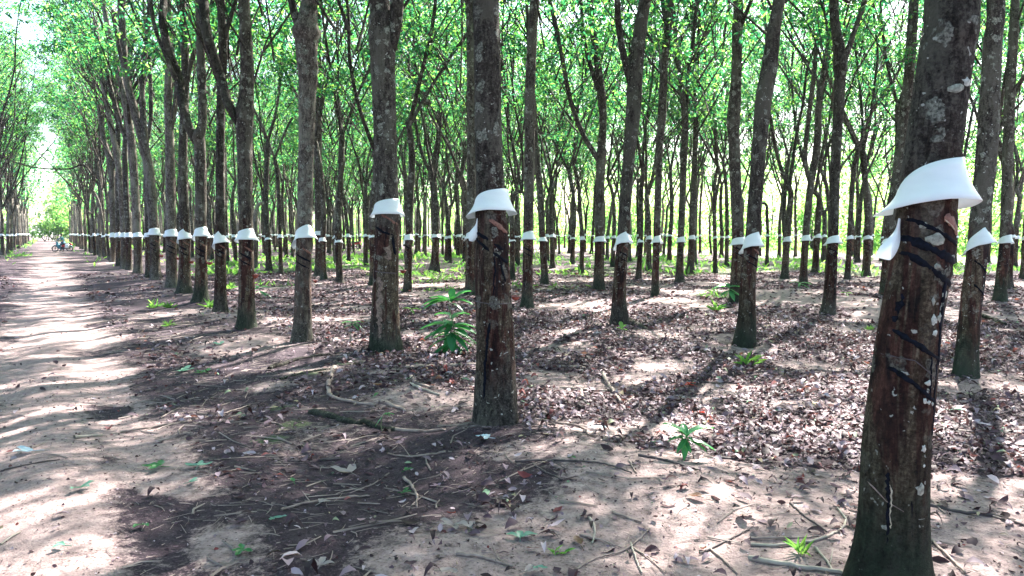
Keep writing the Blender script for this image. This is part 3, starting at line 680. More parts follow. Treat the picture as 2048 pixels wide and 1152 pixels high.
SD = hero([(1360, 564, 17), (1360, 520, 14), (1362, 470, 13), (1367, 330, 13), (1370, 240, 14), (1360, 150, 8), (1350, 60, 8), (1344, 0, 7)], [[(1371, 240, 9), (1376, 160, 8), (1388, 60, 7), (1394, 0, 7)]], seed=110, flare=(.7, .18), seg=12, label='forked rubber tree with wide spreading roots on a pale mound', guard=(485, 10, 12, dict(tail=-.03, flare=.08)))
SE = hero([(1381, 548, 16), (1382, 500, 12), (1383, 470, 11), (1386, 400, 13), (1390, 300, 10), (1392, 200, 11), (1388, 120, 7), (1384, 0, 6)], [[(1392, 205, 7), (1402, 165, 7), (1410, 120, 6), (1409, 62, 5)], [(1391, 215, 6), (1395, 120, 6), (1400, 0, 5)]], seed=113, flare=(.9, .2), seg=12, label='blackish rubber tree with a three-pronged fork and a bell-shaped foot', guard=(479, 7, 9, dict(tail=-.02, flare=.08)))
SF = hero([(1607, 572, 16), (1608, 530, 14), (1611, 480, 14), (1620, 380, 14), (1634, 290, 14), (1638, 200, 12), (1652, 120, 11), (1664, 60, 10)], [[(1622, 370, 10), (1612, 320, 9), (1618, 240, 9), (1625, 140, 9), (1634, 40, 8)]], seed=116, flare=(.5, .16), seg=12, label='rubber tree with paired upright limbs and small green sprouts at its foot', guard=(482, 12, 12, dict(tail=-.03, flare=.08)))
SG = hero([(868, 542, 19), (870, 510, 15), (872, 470, 14), (868, 380, 14), (864, 340, 15), (875, 290, 9), (878, 200, 8), (872, 60, 7)], [[(862, 345, 8), (845, 310, 7), (830, 240, 6), (818, 150, 6)]], seed=119, flare=(.5, .16), seg=12, label='slanting-footed rubber tree with a wide fork, among the grass above the sapling', guard=(476, 8, 8, dict(tail=-.01, flare=.08)))
SH = hero([(1090, 568, 17), (1088, 530, 14), (1085, 480, 13), (1080, 380, 13), (1072, 300, 12), (1066, 200, 10)], seed=121, flare=(.4, .16), seg=12, label='greyish rubber tree leaning slightly left, second past the red cup', guard=(483, 8, 9, dict(tail=-.02, flare=.08)))
for h in (S2, S3, S4, S7, SA, T4, T5, T6, T7, T8, T9, T10):
    kk = [i for i, q in enumerate(h.P) if q[2] < 1.38]; k = kk[-1]; c = h.P[k]; r = h.R[k]; Yp = h.Y
    cx = 1024 + c[0] / Yp * F; s = r / Yp * F
    y0 = HOR + (CAMH - 1.27) * F / Yp
    ribbon(h, 'resin_band', [(cx - s * .9, y0), (cx + s * .1, y0 + s * .55), (cx + s * .9, y0 + s * 1.0)], max(3, s * .25), 'band', jit=.4)
    ribbon(h, 'resin_band', [(cx - s * .9, y0 + s * .9), (cx, y0 + s * 1.5), (cx + s * .8, y0 + s * 1.9)], max(2, s * .18), 'band', jit=.4)
    ribbon(h, 'tapping_cut', [(cx + s * .05, y0 - s * .75), (cx + s * .5, y0 - s * .45), (cx + s * .95, y0)], max(2, s * .22), 'cut')

# ------------------------------------------------------------------ second tier: feet read off the photograph
ORD = ['first', 'second', 'third', 'fourth', 'fifth', 'sixth', 'seventh', 'eighth', 'ninth', 'tenth', 'eleventh', 'twelfth', 'thirteenth', 'fourteenth', 'fifteenth', 'sixteenth', 'seventeenth', 'eighteenth', 'nineteenth', 'twentieth']
feet = [(1105, 539), (1025, 561), (1036, 531), (1138, 507), (1144, 521), (1163, 547), (1183, 508), (1225, 534), (1275, 515), (1298, 540), (1327, 514), (1340, 512), (1388, 512), (1400, 508), (1443, 515), (1453, 536), (1534, 533),
        (1569, 557), (1558, 515), (1630, 544), (1649, 518), (1695, 558), (1732, 552), (1742, 510), (1762, 523), (669, 521), (657, 506), (682, 505), (698, 528), (708, 511), (731, 530), (740, 500), (813, 532), (838, 508), (851, 516),
        (893, 524), (898, 512), (929, 523), (456, 528), (472, 529), (511, 537), (538, 542), (562, 548), (573, 514), (585, 517), (1908, 534), (2016, 577), (2030, 532), (385, 515), (418, 520), (362, 512)]
pend = []
for x, y in feet:
    p = on_ground(x, y); pend.append((p[0], p[1]))
# lattice of rows, filling what the list above leaves
def free(x, y, d): return all((x - a) ** 2 + (y - b) ** 2 > d * d for a, b in TREES) and all((x - a) ** 2 + (y - b) ** 2 > d * d for a, b in pend)
NMAX = 50
lat = []
for k in range(-4, 10):
    n0 = 3.0 + 5.1 * k if k >= 0 else -3.0 + 5.1 * (k + 1)
    s = -6.0 + (k % 2) * 1.3
    while s < (142 if abs(n0) < 5 else 168):
        s += 2.6; n = n0 + random.gauss(0, .16); ss = s + random.gauss(0, .22)
        if k == 8 and random.random() < .2: continue
        if k == 9 and random.random() < .5: continue
        x, y = fromrow(n, ss); d = math.hypot(x, y)
        if y < -5: continue
        ang = math.degrees(math.atan2(x, y))
        inview = abs(ang) < 34.5 and y > 2
        if not inview:
            near = (d < 16 and y < 6 and abs(x) < 13) or (34 < ang < 60 and d < 26 and y > 1) or (-50 < ang < -34 and d < 17 and n < -2)
            if not near or (y < 1.5 and d < 2.6): continue
        if d < 20 and inview and n > 1: continue           # everything this close has been placed by hand
        if 0 < n < 4 and ss < 46 and inview: continue
        if not free(x, y, 1.75): continue
        pend_ok = True
        lat.append((d, x, y, n, k, inview))
allp = [(math.hypot(x, y), x, y, rowc(x, y)[0], None, True) for x, y in pend] + lat
allp.sort(key=lambda q: q[0])
budget = 300 - 36; far = []
cnt = {}
for d, x, y, n, k, inview in allp:
    row = max(-3, int(round((n - 3.0) / 5.1))) if n > 0 else int(round((n + 3.0) / 5.1)) - 1
    if not inview:  # unseen trees of the rows, put in so their crowns shade and block sky
        put_variant('rubber_tree', x, y, 'unseen rubber tree beside the viewpoint, put in for the shade of its crown', 'unseen row trees put in for shade round the viewpoint', cuts=False, guard=False)
        continue
    if budget <= 0: far.append((x, y)); continue
    budget -= 1
    lx = random.gauss(0, .025); ly = random.gauss(0, .02)
    if 0 < n < 4.5: lx -= .05 if d < 60 else -.01; ly -= .02
    if -4.5 < n < 0: lx += .05 if d < 60 else -.01; ly += .02
    if d < 52:
        c = cnt.get(row, 0); cnt[row] = c + 1
        if row >= 0: lab = 'slender rubber tree, %s trunk back in the %s row past the track' % (ORD[min(c, 19)], ORD[row])
        else: lab = 'rubber tree, %s trunk back in the %s row left of the track' % (ORD[min(c, 19)], ORD[-row - 1])
        gp = GR
    else:
        lab = 'distant slender rubber tree, one of many deep in the rows'; gp = 'distant rubber trees deep in the rows'
        if 0 < n < 4.5: lab = 'distant rubber tree lining the right edge of the track'; gp = 'distant rubber trees on the right edge of the track'
        if -4.5 < n < 0: lab = 'distant pale rubber tree lining the left edge of the track'; gp = 'distant rubber trees on the left edge of the track'
    put_variant('rubber_tree', x, y, lab, gp, (lx, ly), pale=(n < 4.5 and random.random() < .8) or random.random() < .12, crown='h' if -4 < n < 4 else random.choice('nnh'), cuts=d < 34)

# ------------------------------------------------------------------ the rest of the plantation: trees past the three hundredth
def far_trees(name, spots, seed, zmin=5.2, guard=True, label='', cat='trees', leaf='leaf', top=14.5, per=190, lsz=.34, trunkr=.12):
    r = np.random.default_rng(seed); G = Geo()
    for x, y in spots:
        z = float(height(x, y)); rb = trunkr * (.8 + .4 * r.random()); l = r.normal(0, .25, 2); zf = 3.5 + 3 * r.random()
        mid = np.array([x + l[0] * .4, y + l[1] * .4, z + zf]); P = [[x, y, z - .1], [x, y, z + .6], [x, y, z + 1.6], mid]
        V, Fq = tube(*resample(P, [rb * 1.5, rb, rb * .95, rb * .8], .9), 6); G.add(V, Fq, 0)
        for i in range(2 if r.random() < .7 else 3):
            a = r.random() * 6.28; pts, rad = stem_up(mid, [math.cos(a) * .3, math.sin(a) * .3, 1], rb * .55, top - 1.5, r, .13)
            V, Fq = tube(pts, rad, 6); G.add(V, Fq, 1)
        if guard:
            me = []; k = 10
            for zz, rr in ((1.56, rb + .01), (1.38, rb + .08)):
                me += [(x + rr * math.cos(t_), y + rr * math.sin(t_), z + zz + .03 * math.cos(t_)) for t_ in np.linspace(0, 6.28, k, endpoint=False)]
            G.add(me, [(j, (j + 1) % k, k + (j + 1) % k, k + j) for j in range(k)], 2)
        f = r.random(per) ** .8; zz = z + zmin + (top - zmin) * f; env = 2.8 * (.45 + .6 * np.sin(np.pi * np.minimum(1, f * .85 + .1)))
        a = r.random(per) * 6.28; q = env * np.sqrt(r.random(per))
        P = np.stack([x + np.cos(a) * q, y + np.sin(a) * q, zz], 1) + r.normal(0, .1, (per, 3))
        D = r.normal(0, 1, (per, 3)) * [1, 1, .5]; Up = unit(np.array([0, 0, 1.]) + r.normal(0, .5, (per, 3)))
        Ln = lsz * (.7 + .6 * r.random(per)); V, Fq = leaves(P, D, Up, Ln, Ln * .5, .3, .15); G.add(V, Fq, 3)
    o = obj(name, G.mesh(name, [M['bark_pale'], M['limb'], M['guard'], M[leaf]], smooth=False)); tag(o, label, cat, kind='stuff'); return o
far_trees('far_rubber_trees', far, 5, label='mass of far rubber trees closing the rows beyond the countable trunks', cat='trees')
# bushes and young trees past the end of the track and past the open field
r = np.random.default_rng(77)
def thicket(name, spots, label, leafmat='bush', lsz=.3):
    G = Geo()
    for x, y, hh, w in spots:
        z = float(height(x, y)); nb = 4
        for i in range(nb):
            a = r.random() * 6.28; tip = np.array([x + math.cos(a) * w * .6, y + math.sin(a) * w * .6, z + hh * (.6 + .3 * r.random())])
            V, Fq = tube(*resample([[x, y, z - .1], [(x + tip[0]) / 2 + r.normal(0, .1), (y + tip[1]) / 2, z + hh * .4], tip], [.07, .05, .02], .8), 5 if 0 else 6); G.add(V, Fq, 0)
        m = int(90 * w * hh ** .7); cl = r.normal(0, 1, (max(4, int(w * hh * 1.2)), 3)) * [w * .45, w * .45, hh * .22] + [x, y, z + hh * .55]
        P = cl[r.integers(0, len(cl), m)] + r.normal(0, .45, (m, 3)); P[:, 2] = np.maximum(P[:, 2], z + .1)
        D = r.normal(0, 1, (m, 3)); Up = unit(np.array([0, 0, 1.]) + r.normal(0, .6, (m, 3))); Ln = lsz * (.6 + .8 * r.random(m))
        V, Fq = leaves(P, D, Up, Ln, Ln * .5, .25, .15); G.add(V, Fq, 1)
    o = obj(name, G.mesh(name, [M['limb'], M[leafmat]], smooth=False)); tag(o, label, 'bushes', kind='stuff')
sp_ = []
for _ in range(150):
    s = r.random() * 250 - 10; n = 60 + 16 * r.random(); x, y = fromrow(n, s)
    if y > 5 and abs(math.atan2(x, y)) < R(42): sp_.append((x, y, 2.0 + 5.5 * r.random() ** 2, 2.4 + 1.5 * r.random()))
thicket('field_bushes', sp_, 'sunlit green bushes standing beyond the bright field at the plantation edge', lsz=.34)
sp_ = []
for _ in range(70):
    n = -24 + 75 * r.random(); x, y = fromrow(n, 184 + 22 * r.random()); sp_.append((x, y, 2 + 12 * r.random() ** 1.3, 3.4))
thicket('track_end_bushes', sp_, 'pale green bushes closing off the far end of the track', lsz=.5)
belt = []
for _ in range(110):
    s = r.random() * 260; n = 78 + 22 * r.random(); x, y = fromrow(n, s)
    if y > 5 and abs(math.atan2(x, y)) < R(42): belt.append((x, y))
for _ in range(50):
    n = -30 + 90 * r.random(); belt.append(fromrow(n, 222 + 20 * r.random()))
far_trees('distant_woods', belt, 9, zmin=1.5, guard=False, label='light green distant woods beyond the field and the track end', cat='woods', leaf='bush', top=13, per=420, lsz=.6)

# ------------------------------------------------------------------ ground
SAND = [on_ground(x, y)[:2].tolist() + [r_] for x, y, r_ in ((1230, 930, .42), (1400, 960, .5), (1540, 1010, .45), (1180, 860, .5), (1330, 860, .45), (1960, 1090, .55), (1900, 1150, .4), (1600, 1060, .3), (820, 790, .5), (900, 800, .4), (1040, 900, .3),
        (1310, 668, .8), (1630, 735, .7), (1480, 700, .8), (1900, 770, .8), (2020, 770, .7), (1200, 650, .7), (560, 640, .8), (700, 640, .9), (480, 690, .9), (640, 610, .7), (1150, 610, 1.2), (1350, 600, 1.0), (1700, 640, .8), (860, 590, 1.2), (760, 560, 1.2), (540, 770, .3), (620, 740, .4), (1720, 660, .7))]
MOSSY = [on_ground(x, y)[:2].tolist() + [r_] for x, y, r_ in ((590, 850, .22), (545, 880, .2), (560, 815, .2), (620, 745, .3), (700, 725, .3))]
GREEN = [on_ground(x, y)[:2].tolist() + [r_] for x, y, r_ in ((560, 572, .8), (900, 560, 1.6), (880, 580, 1.2), (820, 550, 1.6), (940, 545, 1.5), (600, 540, 2), (740, 535, 2.5), (1110, 575, 1.1), (1060, 575, .9), (1140, 545, 2), (1230, 540, 2.5), (1420, 532, 2.5), (1430, 590, .8), (1410, 545, 2),
        (1340, 550, 1.5), (1550, 520, 3), (1700, 540, 2.2), (1820, 545, 2.2), (1750, 550, 1.4), (1900, 520, 3), (470, 545, 2.0), (430, 530, 2), (60, 512, 1.6), (110, 520, .8), (1000, 530, 3), (1500, 540, 2), (800, 515, 5), (950, 515, 5), (650, 520, 4), (1240, 520, 4), (1600, 535, 2.5), (1980, 540, 2))]
def blobs(x, y, L, soft=1.0):
    v = np.zeros_like(np.asarray(x, float))
    for bx, by, br in L: v = np.maximum(v, np.exp(-(((x - bx) ** 2 + (y - by) ** 2) / (br * br)) ** 1.2 * soft))
    return v
def sst(a, b, v): t = np.clip((v - a) / (b - a), 0, 1); return t * t * (3 - 2 * t)
def masks(x, y):
    n, s = rowc(x, y); d = np.hypot(x, y)
    w1 = fbm(x, y, .8, 3, 20); w2 = fbm(x, y, .35, 3, 40)
    road = 1 - sst(.42, 1.15, np.abs(n + .05) + (w1 - .5) * .6 + (fbm(x, y, 3.2, 3, 55) - .5) * .35)
    road = road * (1 - .85 * sst(.54, .64, fbm(x, y, 1.1, 3, 70)) * sst(.15, .5, np.abs(n + .1)))
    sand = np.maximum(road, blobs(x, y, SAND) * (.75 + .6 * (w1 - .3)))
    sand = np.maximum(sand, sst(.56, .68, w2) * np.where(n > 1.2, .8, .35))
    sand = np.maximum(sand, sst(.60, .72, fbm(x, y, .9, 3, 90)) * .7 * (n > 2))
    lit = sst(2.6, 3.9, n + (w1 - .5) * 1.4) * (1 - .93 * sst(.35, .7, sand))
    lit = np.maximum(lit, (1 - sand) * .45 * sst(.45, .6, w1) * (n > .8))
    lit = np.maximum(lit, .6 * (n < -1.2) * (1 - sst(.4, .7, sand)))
    gr = np.clip(blobs(x, y, GREEN) * .9 + sst(14, 45, d) * .34 * (np.abs(n) > 1.6) + .5 * sst(48, 54, n) , 0, 1)
    gr = np.maximum(gr, .8 * blobs(x, y, MOSSY)); gr = gr * (1 - road)
    return sand, lit, gr
def lines(a, b, fine, grow, mx, centre_lo, centre_hi):
    L = list(np.arange(centre_lo, centre_hi, fine)); st = fine; v = centre_hi
    while v < b: L.append(v); st = min(mx, st * grow); v += st
    st = fine; v = centre_lo - fine
    while v > a: L.insert(0, v); st = min(mx, st * grow); v -= st
    return np.array(L)
gx = lines(-1500, 1500, .05, 1.045, 90, -4.5, 5.5); gy = lines(-300, 2200, .045, 1.03, 110, 1.5, 9.5)
X, Y_ = np.meshgrid(gx, gy, indexing='ij'); Z = height(X, Y_)
far_f = np.clip((np.hypot(X, Y_) - 260) / 200, 0, 1); Z = Z * (1 - far_f)
V = np.stack([X, Y_, Z], -1).reshape(-1, 3); nx, ny = X.shape
i = np.arange(nx - 1)[:, None]; j = np.arange(ny - 1)[None]
Fq = np.stack([i * ny + j, (i + 1) * ny + j, (i + 1) * ny + j + 1, i * ny + j + 1], -1).reshape(-1, 4)
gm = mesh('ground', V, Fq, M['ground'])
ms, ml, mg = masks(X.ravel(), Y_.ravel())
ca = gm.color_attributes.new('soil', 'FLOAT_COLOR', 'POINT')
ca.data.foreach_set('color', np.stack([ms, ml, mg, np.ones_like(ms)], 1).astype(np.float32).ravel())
tag(obj('ground', gm), 'sandy soil with a pale worn track and dark leaf mould', kind='structure')

# ------------------------------------------------------------------ loose ground cover nobody could count
def sample(nn, rmin, rmax, seed, dens, angw=40):
    r = np.random.default_rng(seed); rr = np.sqrt(rmin ** 2 + (rmax ** 2 - rmin ** 2) * r.random(nn)); a = np.radians(r.uniform(-angw, angw, nn))
    x, y = rr * np.sin(a), rr * np.cos(a); keep = r.random(nn) < dens(x, y); return x[keep], y[keep], r
def lay(x, y, r, lo, hi, wr, tilt=.35, lift=.012, curl=.25, fine=False):
    n = len(x); z = height(x, y) + lift * (.3 + r.random(n)); a = r.random(n) * 6.28
    D = np.stack([np.cos(a), np.sin(a), r.normal(0, tilt * .6, n)], 1); Up = unit(np.array([0, 0, 1.]) + r.normal(0, tilt, (n, 3)))
    Ln = lo + (hi - lo) * r.random(n) ** 1.5
    if fine: return fine_leaves(np.stack([x, y, z + .004], 1), D, Up, Ln, Ln * wr * (.7 + .6 * r.random(n)), .45, .9, r)
    return leaves(np.stack([x, y, z], 1), D, Up, Ln, Ln * wr * (.8 + .5 * r.random(n)), .5, curl)
G = Geo()
def dl(x, y):
    s, l, g = masks(x, y); n, _ = rowc(x, y)
    return np.clip(l * 1.0 + .06 * (np.abs(n) > .8) + .012, 0, 1)
x, y, r = sample(30000, 1.6, 8, 1, dl); G.add(*lay(x, y, r, .035, .105, .46, fine=True))
x, y, r = sample(46000, 8, 16, 2, dl); G.add(*lay(x, y, r, .045, .11, .45, .45, .02, fine=True))
x, y, r = sample(42000, 16, 34, 3, dl); G.add(*lay(x, y, r, .06, .14, .5, .45, .02))
tag(obj('leaf_litter', G.mesh('leaf_litter', [M['litter']], smooth=False)), 'dry brown and mauve rubber leaves carpeting the ground between the rows', kind='stuff')
# crumbled bits and thin twigs
G = Geo()
def dt(x, y):
    s, l, g = masks(x, y); n, _ = rowc(x, y); return np.clip(.75 * (1 - s) + .10, 0, 1) * (1 - .5 * l) * np.where(n > 4, .5, 1)
x, y, r = sample(15000, 1.6, 15, 4, dt)
def sticks(G, x, y, r, lo, hi, wd):
    n = len(x); z = height(x, y) + .004; a = r.normal(.25, .8, n) + np.where(r.random(n) < .25, 1.3, 0); L = lo + (hi - lo) * r.random(n) ** 2.5; bend = r.normal(0, .22, n)
    for t0, t1 in ((0, .5), (.5, 1)):
        pass
    D = np.stack([np.cos(a), np.sin(a), 0 * a], 1); S = np.stack([-np.sin(a), np.cos(a), 0 * a], 1); P = np.stack([x, y, z], 1); w = (wd * (.6 + .9 * r.random(n)))[:, None]
    pts = [P - D * L[:, None] * .5, P + S * (bend * L)[:, None] * .35, P + D * L[:, None] * .5]
    for q in pts: q[:, 2] = height(q[:, 0], q[:, 1]) + .005
    U3 = np.array([0, 0, 1.])
    V = np.stack([v for q, k in zip(pts, (1, .9, .5)) for v in (q - S * w * k, q + U3 * w * 1.5 * k, q + S * w * k)], 1).reshape(-1, 3)
    o = np.arange(n)[:, None] * 9
    Fq = np.concatenate([o + np.array([[b + c, b + c + 1, b + c + 4, b + c + 3]]) for b in (0, 3) for c in (0, 1)])
    G.add(V, Fq)
sticks(G, x, y, r, .02, .22, .0022)
x, y, r = sample(1900, 1.8, 16, 5, dt); sticks(G, x, y, r, .15, .6, .005)
x, y, r = sample(2500, 12, 40, 6, dt); sticks(G, x, y, r, .15, .6, .008)
tag(obj('twig_debris', G.mesh('twig_debris', [M['twig']], smooth=False)), 'thin dead twigs and crumbled bark strewn over the dark soil', kind='stuff')
G = Geo()
x, y, r = sample(26000, 1.6, 10, 8, lambda x, y: np.clip(masks(x, y)[0] * .40 + .5 * (1 - masks(x, y)[0]), 0, 1)); G.add(*lay(x, y, r, .008, .028, .7, .6, .004, .1))
tag(obj('leaf_crumbs', G.mesh('leaf_crumbs', [M['litter']], smooth=False)), 'small crumbs of dry leaf scattered on the soil', kind='stuff')
# grass and low weeds
G = Geo()
def dg(x, y):
    s, l, g = masks(x, y); return np.clip((g - .28) * 1.3, 0, 1) * sst(.42, .6, fbm(x, y, .7, 2, 33))
def blades(x, y, r, lo, hi, w):
    n = len(x); z = height(x, y) - .01; a = r.random(n) * 6.28; e = .5 + .9 * r.random(n)
    D = np.stack([np.cos(a) * np.cos(e), np.sin(a) * np.cos(e), np.sin(e)], 1); Up = unit(np.array([0, 0, 1.]) + r.normal(0, .3, (n, 3)))
    Ln = lo + (hi - lo) * r.random(n); return leaves(np.stack([x, y, z], 1), D, Up, Ln, Ln * w, .3, .35)
x, y, r = sample(30000, 10, 30, 11, dg); G.add(*blades(x, y, r, .08, .26, .10))
x, y, r = sample(60000, 30, 90, 12, dg); G.add(*blades(x, y, r, .12, .42, .25))
x, y, r = sample(26000, 90, 200, 13, lambda x, y: (rowc(x, y)[0] > 49) * 1.0 * (fbm(x, y, .1, 2, 8) > .5) + .25 * (np.abs(rowc(x, y)[0]) > 2)); G.add(*blades(x, y, r, .4, .9, .3))
tag(obj('undergrowth_grass', G.mesh('undergrowth_grass', [M['weed']], smooth=False)), 'patchy green grass and weeds under the further trees', kind='stuff')
# small grass tufts: each one stands alone
def tuft(px, py, hpx, nb, label, wr=.09, mat='weed'):
    p = on_ground(px, py); m = p[1] / F; r = np.random.default_rng(int(px)); n = nb; a = r.random(n) * 6.28; e = .45 + .95 * r.random(n)
    D = np.stack([np.cos(a) * np.cos(e), np.sin(a) * np.cos(e), np.sin(e)], 1); Ln = hpx * m * (.6 + .6 * r.random(n))
    P = r.normal(0, .01 + hpx * m * .10, (n, 3)) * [1, 1, 0]
    V, Fq = leaves(P, D, unit(np.array([0, 0, 1.]) + r.normal(0, .2, (n, 3))), Ln, Ln * wr, .3, .3)
    o = obj('grass_tuft', mesh('grass_tuft', V, Fq, M[mat], smooth=False), None, p); tag(o, label, 'grass', 'small grass tufts on bare soil')
tuft(1608, 1112, 42, 16, 'small bright grass tuft beside the mossy flared foot of the thickest trunk', .14)
tuft(1118, 1106, 26, 9, 'tiny green sprout on dark litter at the bottom edge', .25)
for x_, y_, h_, l_ in ((304, 616, 22, 'sparse grass tuft on the track shoulder, lefthand one of a pair'), (340, 616, 18, 'low grass tuft on the track shoulder facing the V-forked tree'), (420, 614, 20, 'bright grass tuft at the foot of the slim reddish-footed tree'), (335, 652, 16, 'faint grass tuft alone on the dark soil beside the track'), (1497, 730, 34, 'thin grass tuft in litter below the mossy-footed tree'), (1740, 660, 12, 'tiny yellow-green tuft right of the dotted forking tree'),
                       (1430, 622, 28, 'low bushy tuft in front of the pale-leaved plant'), (460, 578, 18, 'small tuft between the first track-side trunks')):
    tuft(x_, y_, h_, 22, l_)

# ------------------------------------------------------------------ saplings and seedlings
def sapling(px, py, hpx, lst, label, name='sapling', lw=.30, mat='sapling', stem_w=.010, seed=1):
    """lst: leaves (attach height 0..1 of the stem, azimuth deg (0 = right, 90 = away), elevation deg, length px)"""
    p = on_ground(px, py); m = p[1] / F; r = np.random.default_rng(seed); H = hpx * m
    t = empty(name, p); tag(t, label, 'plant')
    path = np.array([[0, 0, -.03], [.02 * r.normal(), 0, H * .4], [.02 * r.normal(), .01, H]])
    V, Fq = tube(*resample(path, [stem_w, stem_w * .8, stem_w * .5], H / 10), 8); obj('stem', mesh('stem', V, Fq, M['stem']), t)
    for f, az, el, lp in lst:
        a, e = R(az), R(el); L = lp * m; D = np.array([math.cos(a) * math.cos(e), math.sin(a) * math.cos(e), math.sin(e)])
        b = np.array([0, 0, H * f]); k = 9; V = []; S = unit(np.cross(D, [0, 0, 1.])); 
        for i in range(k):
            u = i / (k - 1); w = max(.012, math.sin(math.pi * min(.985, u ** .85 * .97 + .02)) ** .8 * lw * .5) * L if u > .1 else .02 * L
            c = b + D * L * u + np.array([0, 0, -1]) * L * (u ** 2.2) * (.30 if el > -20 else .1)
            for s_, z_ in ((-1, .18), (-.5, .07), (0, 0), (.5, .07), (1, .18)): V.append(c + S * w * s_ + np.array([0, 0, 1]) * w * z_ * 2 + np.array([0, 0, .003 * math.sin(u * 20 + s_ * 3)]))
        Fq = [(i * 5 + j, i * 5 + 5 + j, i * 5 + 6 + j, i * 5 + 1 + j) for i in range(k - 1) for j in range(4)]
        obj('leaf', mesh('leaf', V, np.array(Fq), M[mat]), t)
    return t
sapling(903, 708, 108, [(1, 80, 70, 36), (1, 20, 38, 56), (1, -10, 8, 46), (1, 170, 22, 50), (1, 190, 8, 60), (1, 205, 2, 60), (.97, 300, 55, 26), (.95, 340, -18, 30), (.96, 140, 30, 40),
    (.55, 185, 8, 66), (.55, 215, -12, 46), (.55, 240, -40, 30), (.52, 10, 12, 52), (.5, -15, 2, 58), (.5, 100, 40, 30), (.42, 200, 2, 60), (.4, 230, -62, 50), (.4, 275, -40, 46), (.38, 330, -35, 50), (.4, 0, -10, 56), (.36, 160, 5, 40), (.3, 290, -45, 34), (.3, 20, -8, 44), (.25, 200, -35, 40), (.2, 320, -30, 36), (.18, 130, -5, 36), (.7, 30, 20, 46), (.72, 150, 15, 44), (.62, 255, 10, 42), (.3, 180, -10, 50), (.45, 315, 5, 50), (.15, 215, -5, 44), (.12, 10, -10, 44), (.65, 75, 20, 40)],
    'waist-high big-leaved green sapling between the peeling and the flaking trunks', seed=3, lw=.42)
sapling(1372, 918, 50, [(1, 165, 38, 62), (1, 15, 26, 70), (.95, 95, 45, 44), (.9, 60, 38, 34), (.9, 195, 8, 42), (.8, 250, -45, 44), (.85, 225, -30, 40), (.8, 330, -10, 44), (.9, 300, 8, 22), (.7, 280, -30, 28), (.95, 130, 30, 30), (.75, 350, 0, 58), (.8, 180, 18, 30)],
    'low green seedling with long glossy leaves alone on bright sand', name='seedling', lw=.34, seed=5, stem_w=.007)
sapling(1243, 690, 34, [(1, 110, 70, 20), (.95, 20, 50, 18), (.95, 200, 30, 14), (.9, 330, 20, 13)], 'tiny seedling with upright lime leaves under the root-footed forked tree', 'seedling', .5, 'weed', .004, 6)
sapling(1458, 608, 34, [(1, 10, 10, 34), (1, 190, 12, 36), (.9, -20, -30, 32), (.9, 100, 50, 24), (.9, 150, 35, 28), (.8, 210, -20, 26), (.8, 280, -35, 30), (.7, 340, -10, 34)], 'leafy sunlit plant glowing pale beside the mossy-footed tree', 'seedling', .36, 'sapling', .006, 7)
sapling(706, 696, 52, [(1, 20, 12, 22), (1, -10, -18, 22), (.98, 170, 15, 24), (.95, 330, -35, 20), (.9, 200, 0, 16)], 'spindly seedling on a bare stem left of the peeling trunk', 'seedling', .34, 'sapling', .005, 8)
sapling(766, 862, 34, [(.9, 190, -50, 24), (1, 10, 15, 24), (1, 30, 0, 16)], 'two-leaved seedling on dark litter below the thick bare root', 'seedling', .32, 'sapling', .004, 9)
sapling(823, 640, 22, [(1, 180, 20, 20), (1, 10, 10, 20), (.9, 300, -10, 14)], 'tiny seedling just left of the waist-high sapling', 'seedling', .4, 'weed', .004, 10)
sapling(1600, 580, 14, [(1, 0, 10, 24), (1, 180, 15, 24), (1, 240, -10, 16), (.9, 320, -20, 20)], 'small leafy sprout by the foot of the tree with paired limbs', 'seedling', .3, 'sapling', .008, 11)
sapling(1692, 600, 14, [(1, 10, 10, 14), (1, 170, 15, 14), (.9, 270, -10, 10)], 'little yellow-green seedling right of the dotted forking tree', 'seedling', .4, 'weed', .006, 12)
sapling(520, 600, 26, [(1, 10, 10, 22), (1, 180, 15, 24), (1, 240, -10, 20), (.7, 320, -20, 24), (.7, 200, -20, 24), (.6, 0, -10, 24)], 'dark-leaved little plant beside the red cup tree by the track', 'seedling', .34, 'sapling', .008, 13)
sapling(1800, 622, 18, [(1, 10, 40, 14), (1, 170, 35, 14), (.9, 270, 10, 10)], 'small sprout hard against the nearest trunk from behind', 'seedling', .4, 'sapling', .006, 14)

# ------------------------------------------------------------------ single fallen leaves
def fallen(px, py, lp, k, label, c, seed, spread=70, name='fallen_leaf'):
    p = on_ground(px, py); m = p[1] / F; r = np.random.default_rng(seed); G = Geo(); a0 = r.random() * 6.28
    for i in range(k):
        a = a0 + R(spread) * (i - (k - 1) / 2); L = lp * m * (.85 + .3 * r.random()); D = np.array([math.cos(a), math.sin(a), .05 + .12 * r.random()]); S = unit(np.cross(D, [0, 0, 1.])); V = []
        kk = 8
        for q in range(kk):
            u = q / (kk - 1); w = max(.01, math.sin(math.pi * (u * .96 + .02)) ** .75 * .23) * L * (1 + .1 * math.sin(u * 17 + i)); cpt = D * L * u + np.array([0, 0, .012 + .05 * L * math.sin(u * 5 + seed)])
            for s_ in (-1, -.5, 0, .5, 1): V.append(cpt + S * w * s_ + np.array([0, 0, 1]) * w * (.35 * abs(s_) ** 1.5 + .12 * math.sin(u * 9 + s_ * 3 + seed)))
        G.add(V, [(q * 5 + j, q * 5 + 5 + j, q * 5 + 6 + j, q * 5 + 1 + j) for q in range(kk - 1) for j in range(4)])
    V, Fq = tube(np.array([[0, 0, .01], [-.5 * lp * m * math.cos(a0), -.5 * lp * m * math.sin(a0), .006]]), np.array([.0025, .002]), 4); G.add(V, Fq)
    o = obj(name, G.mesh(name, [c]), None, p + [0, 0, .008]); tag(o, label, 'leaf')
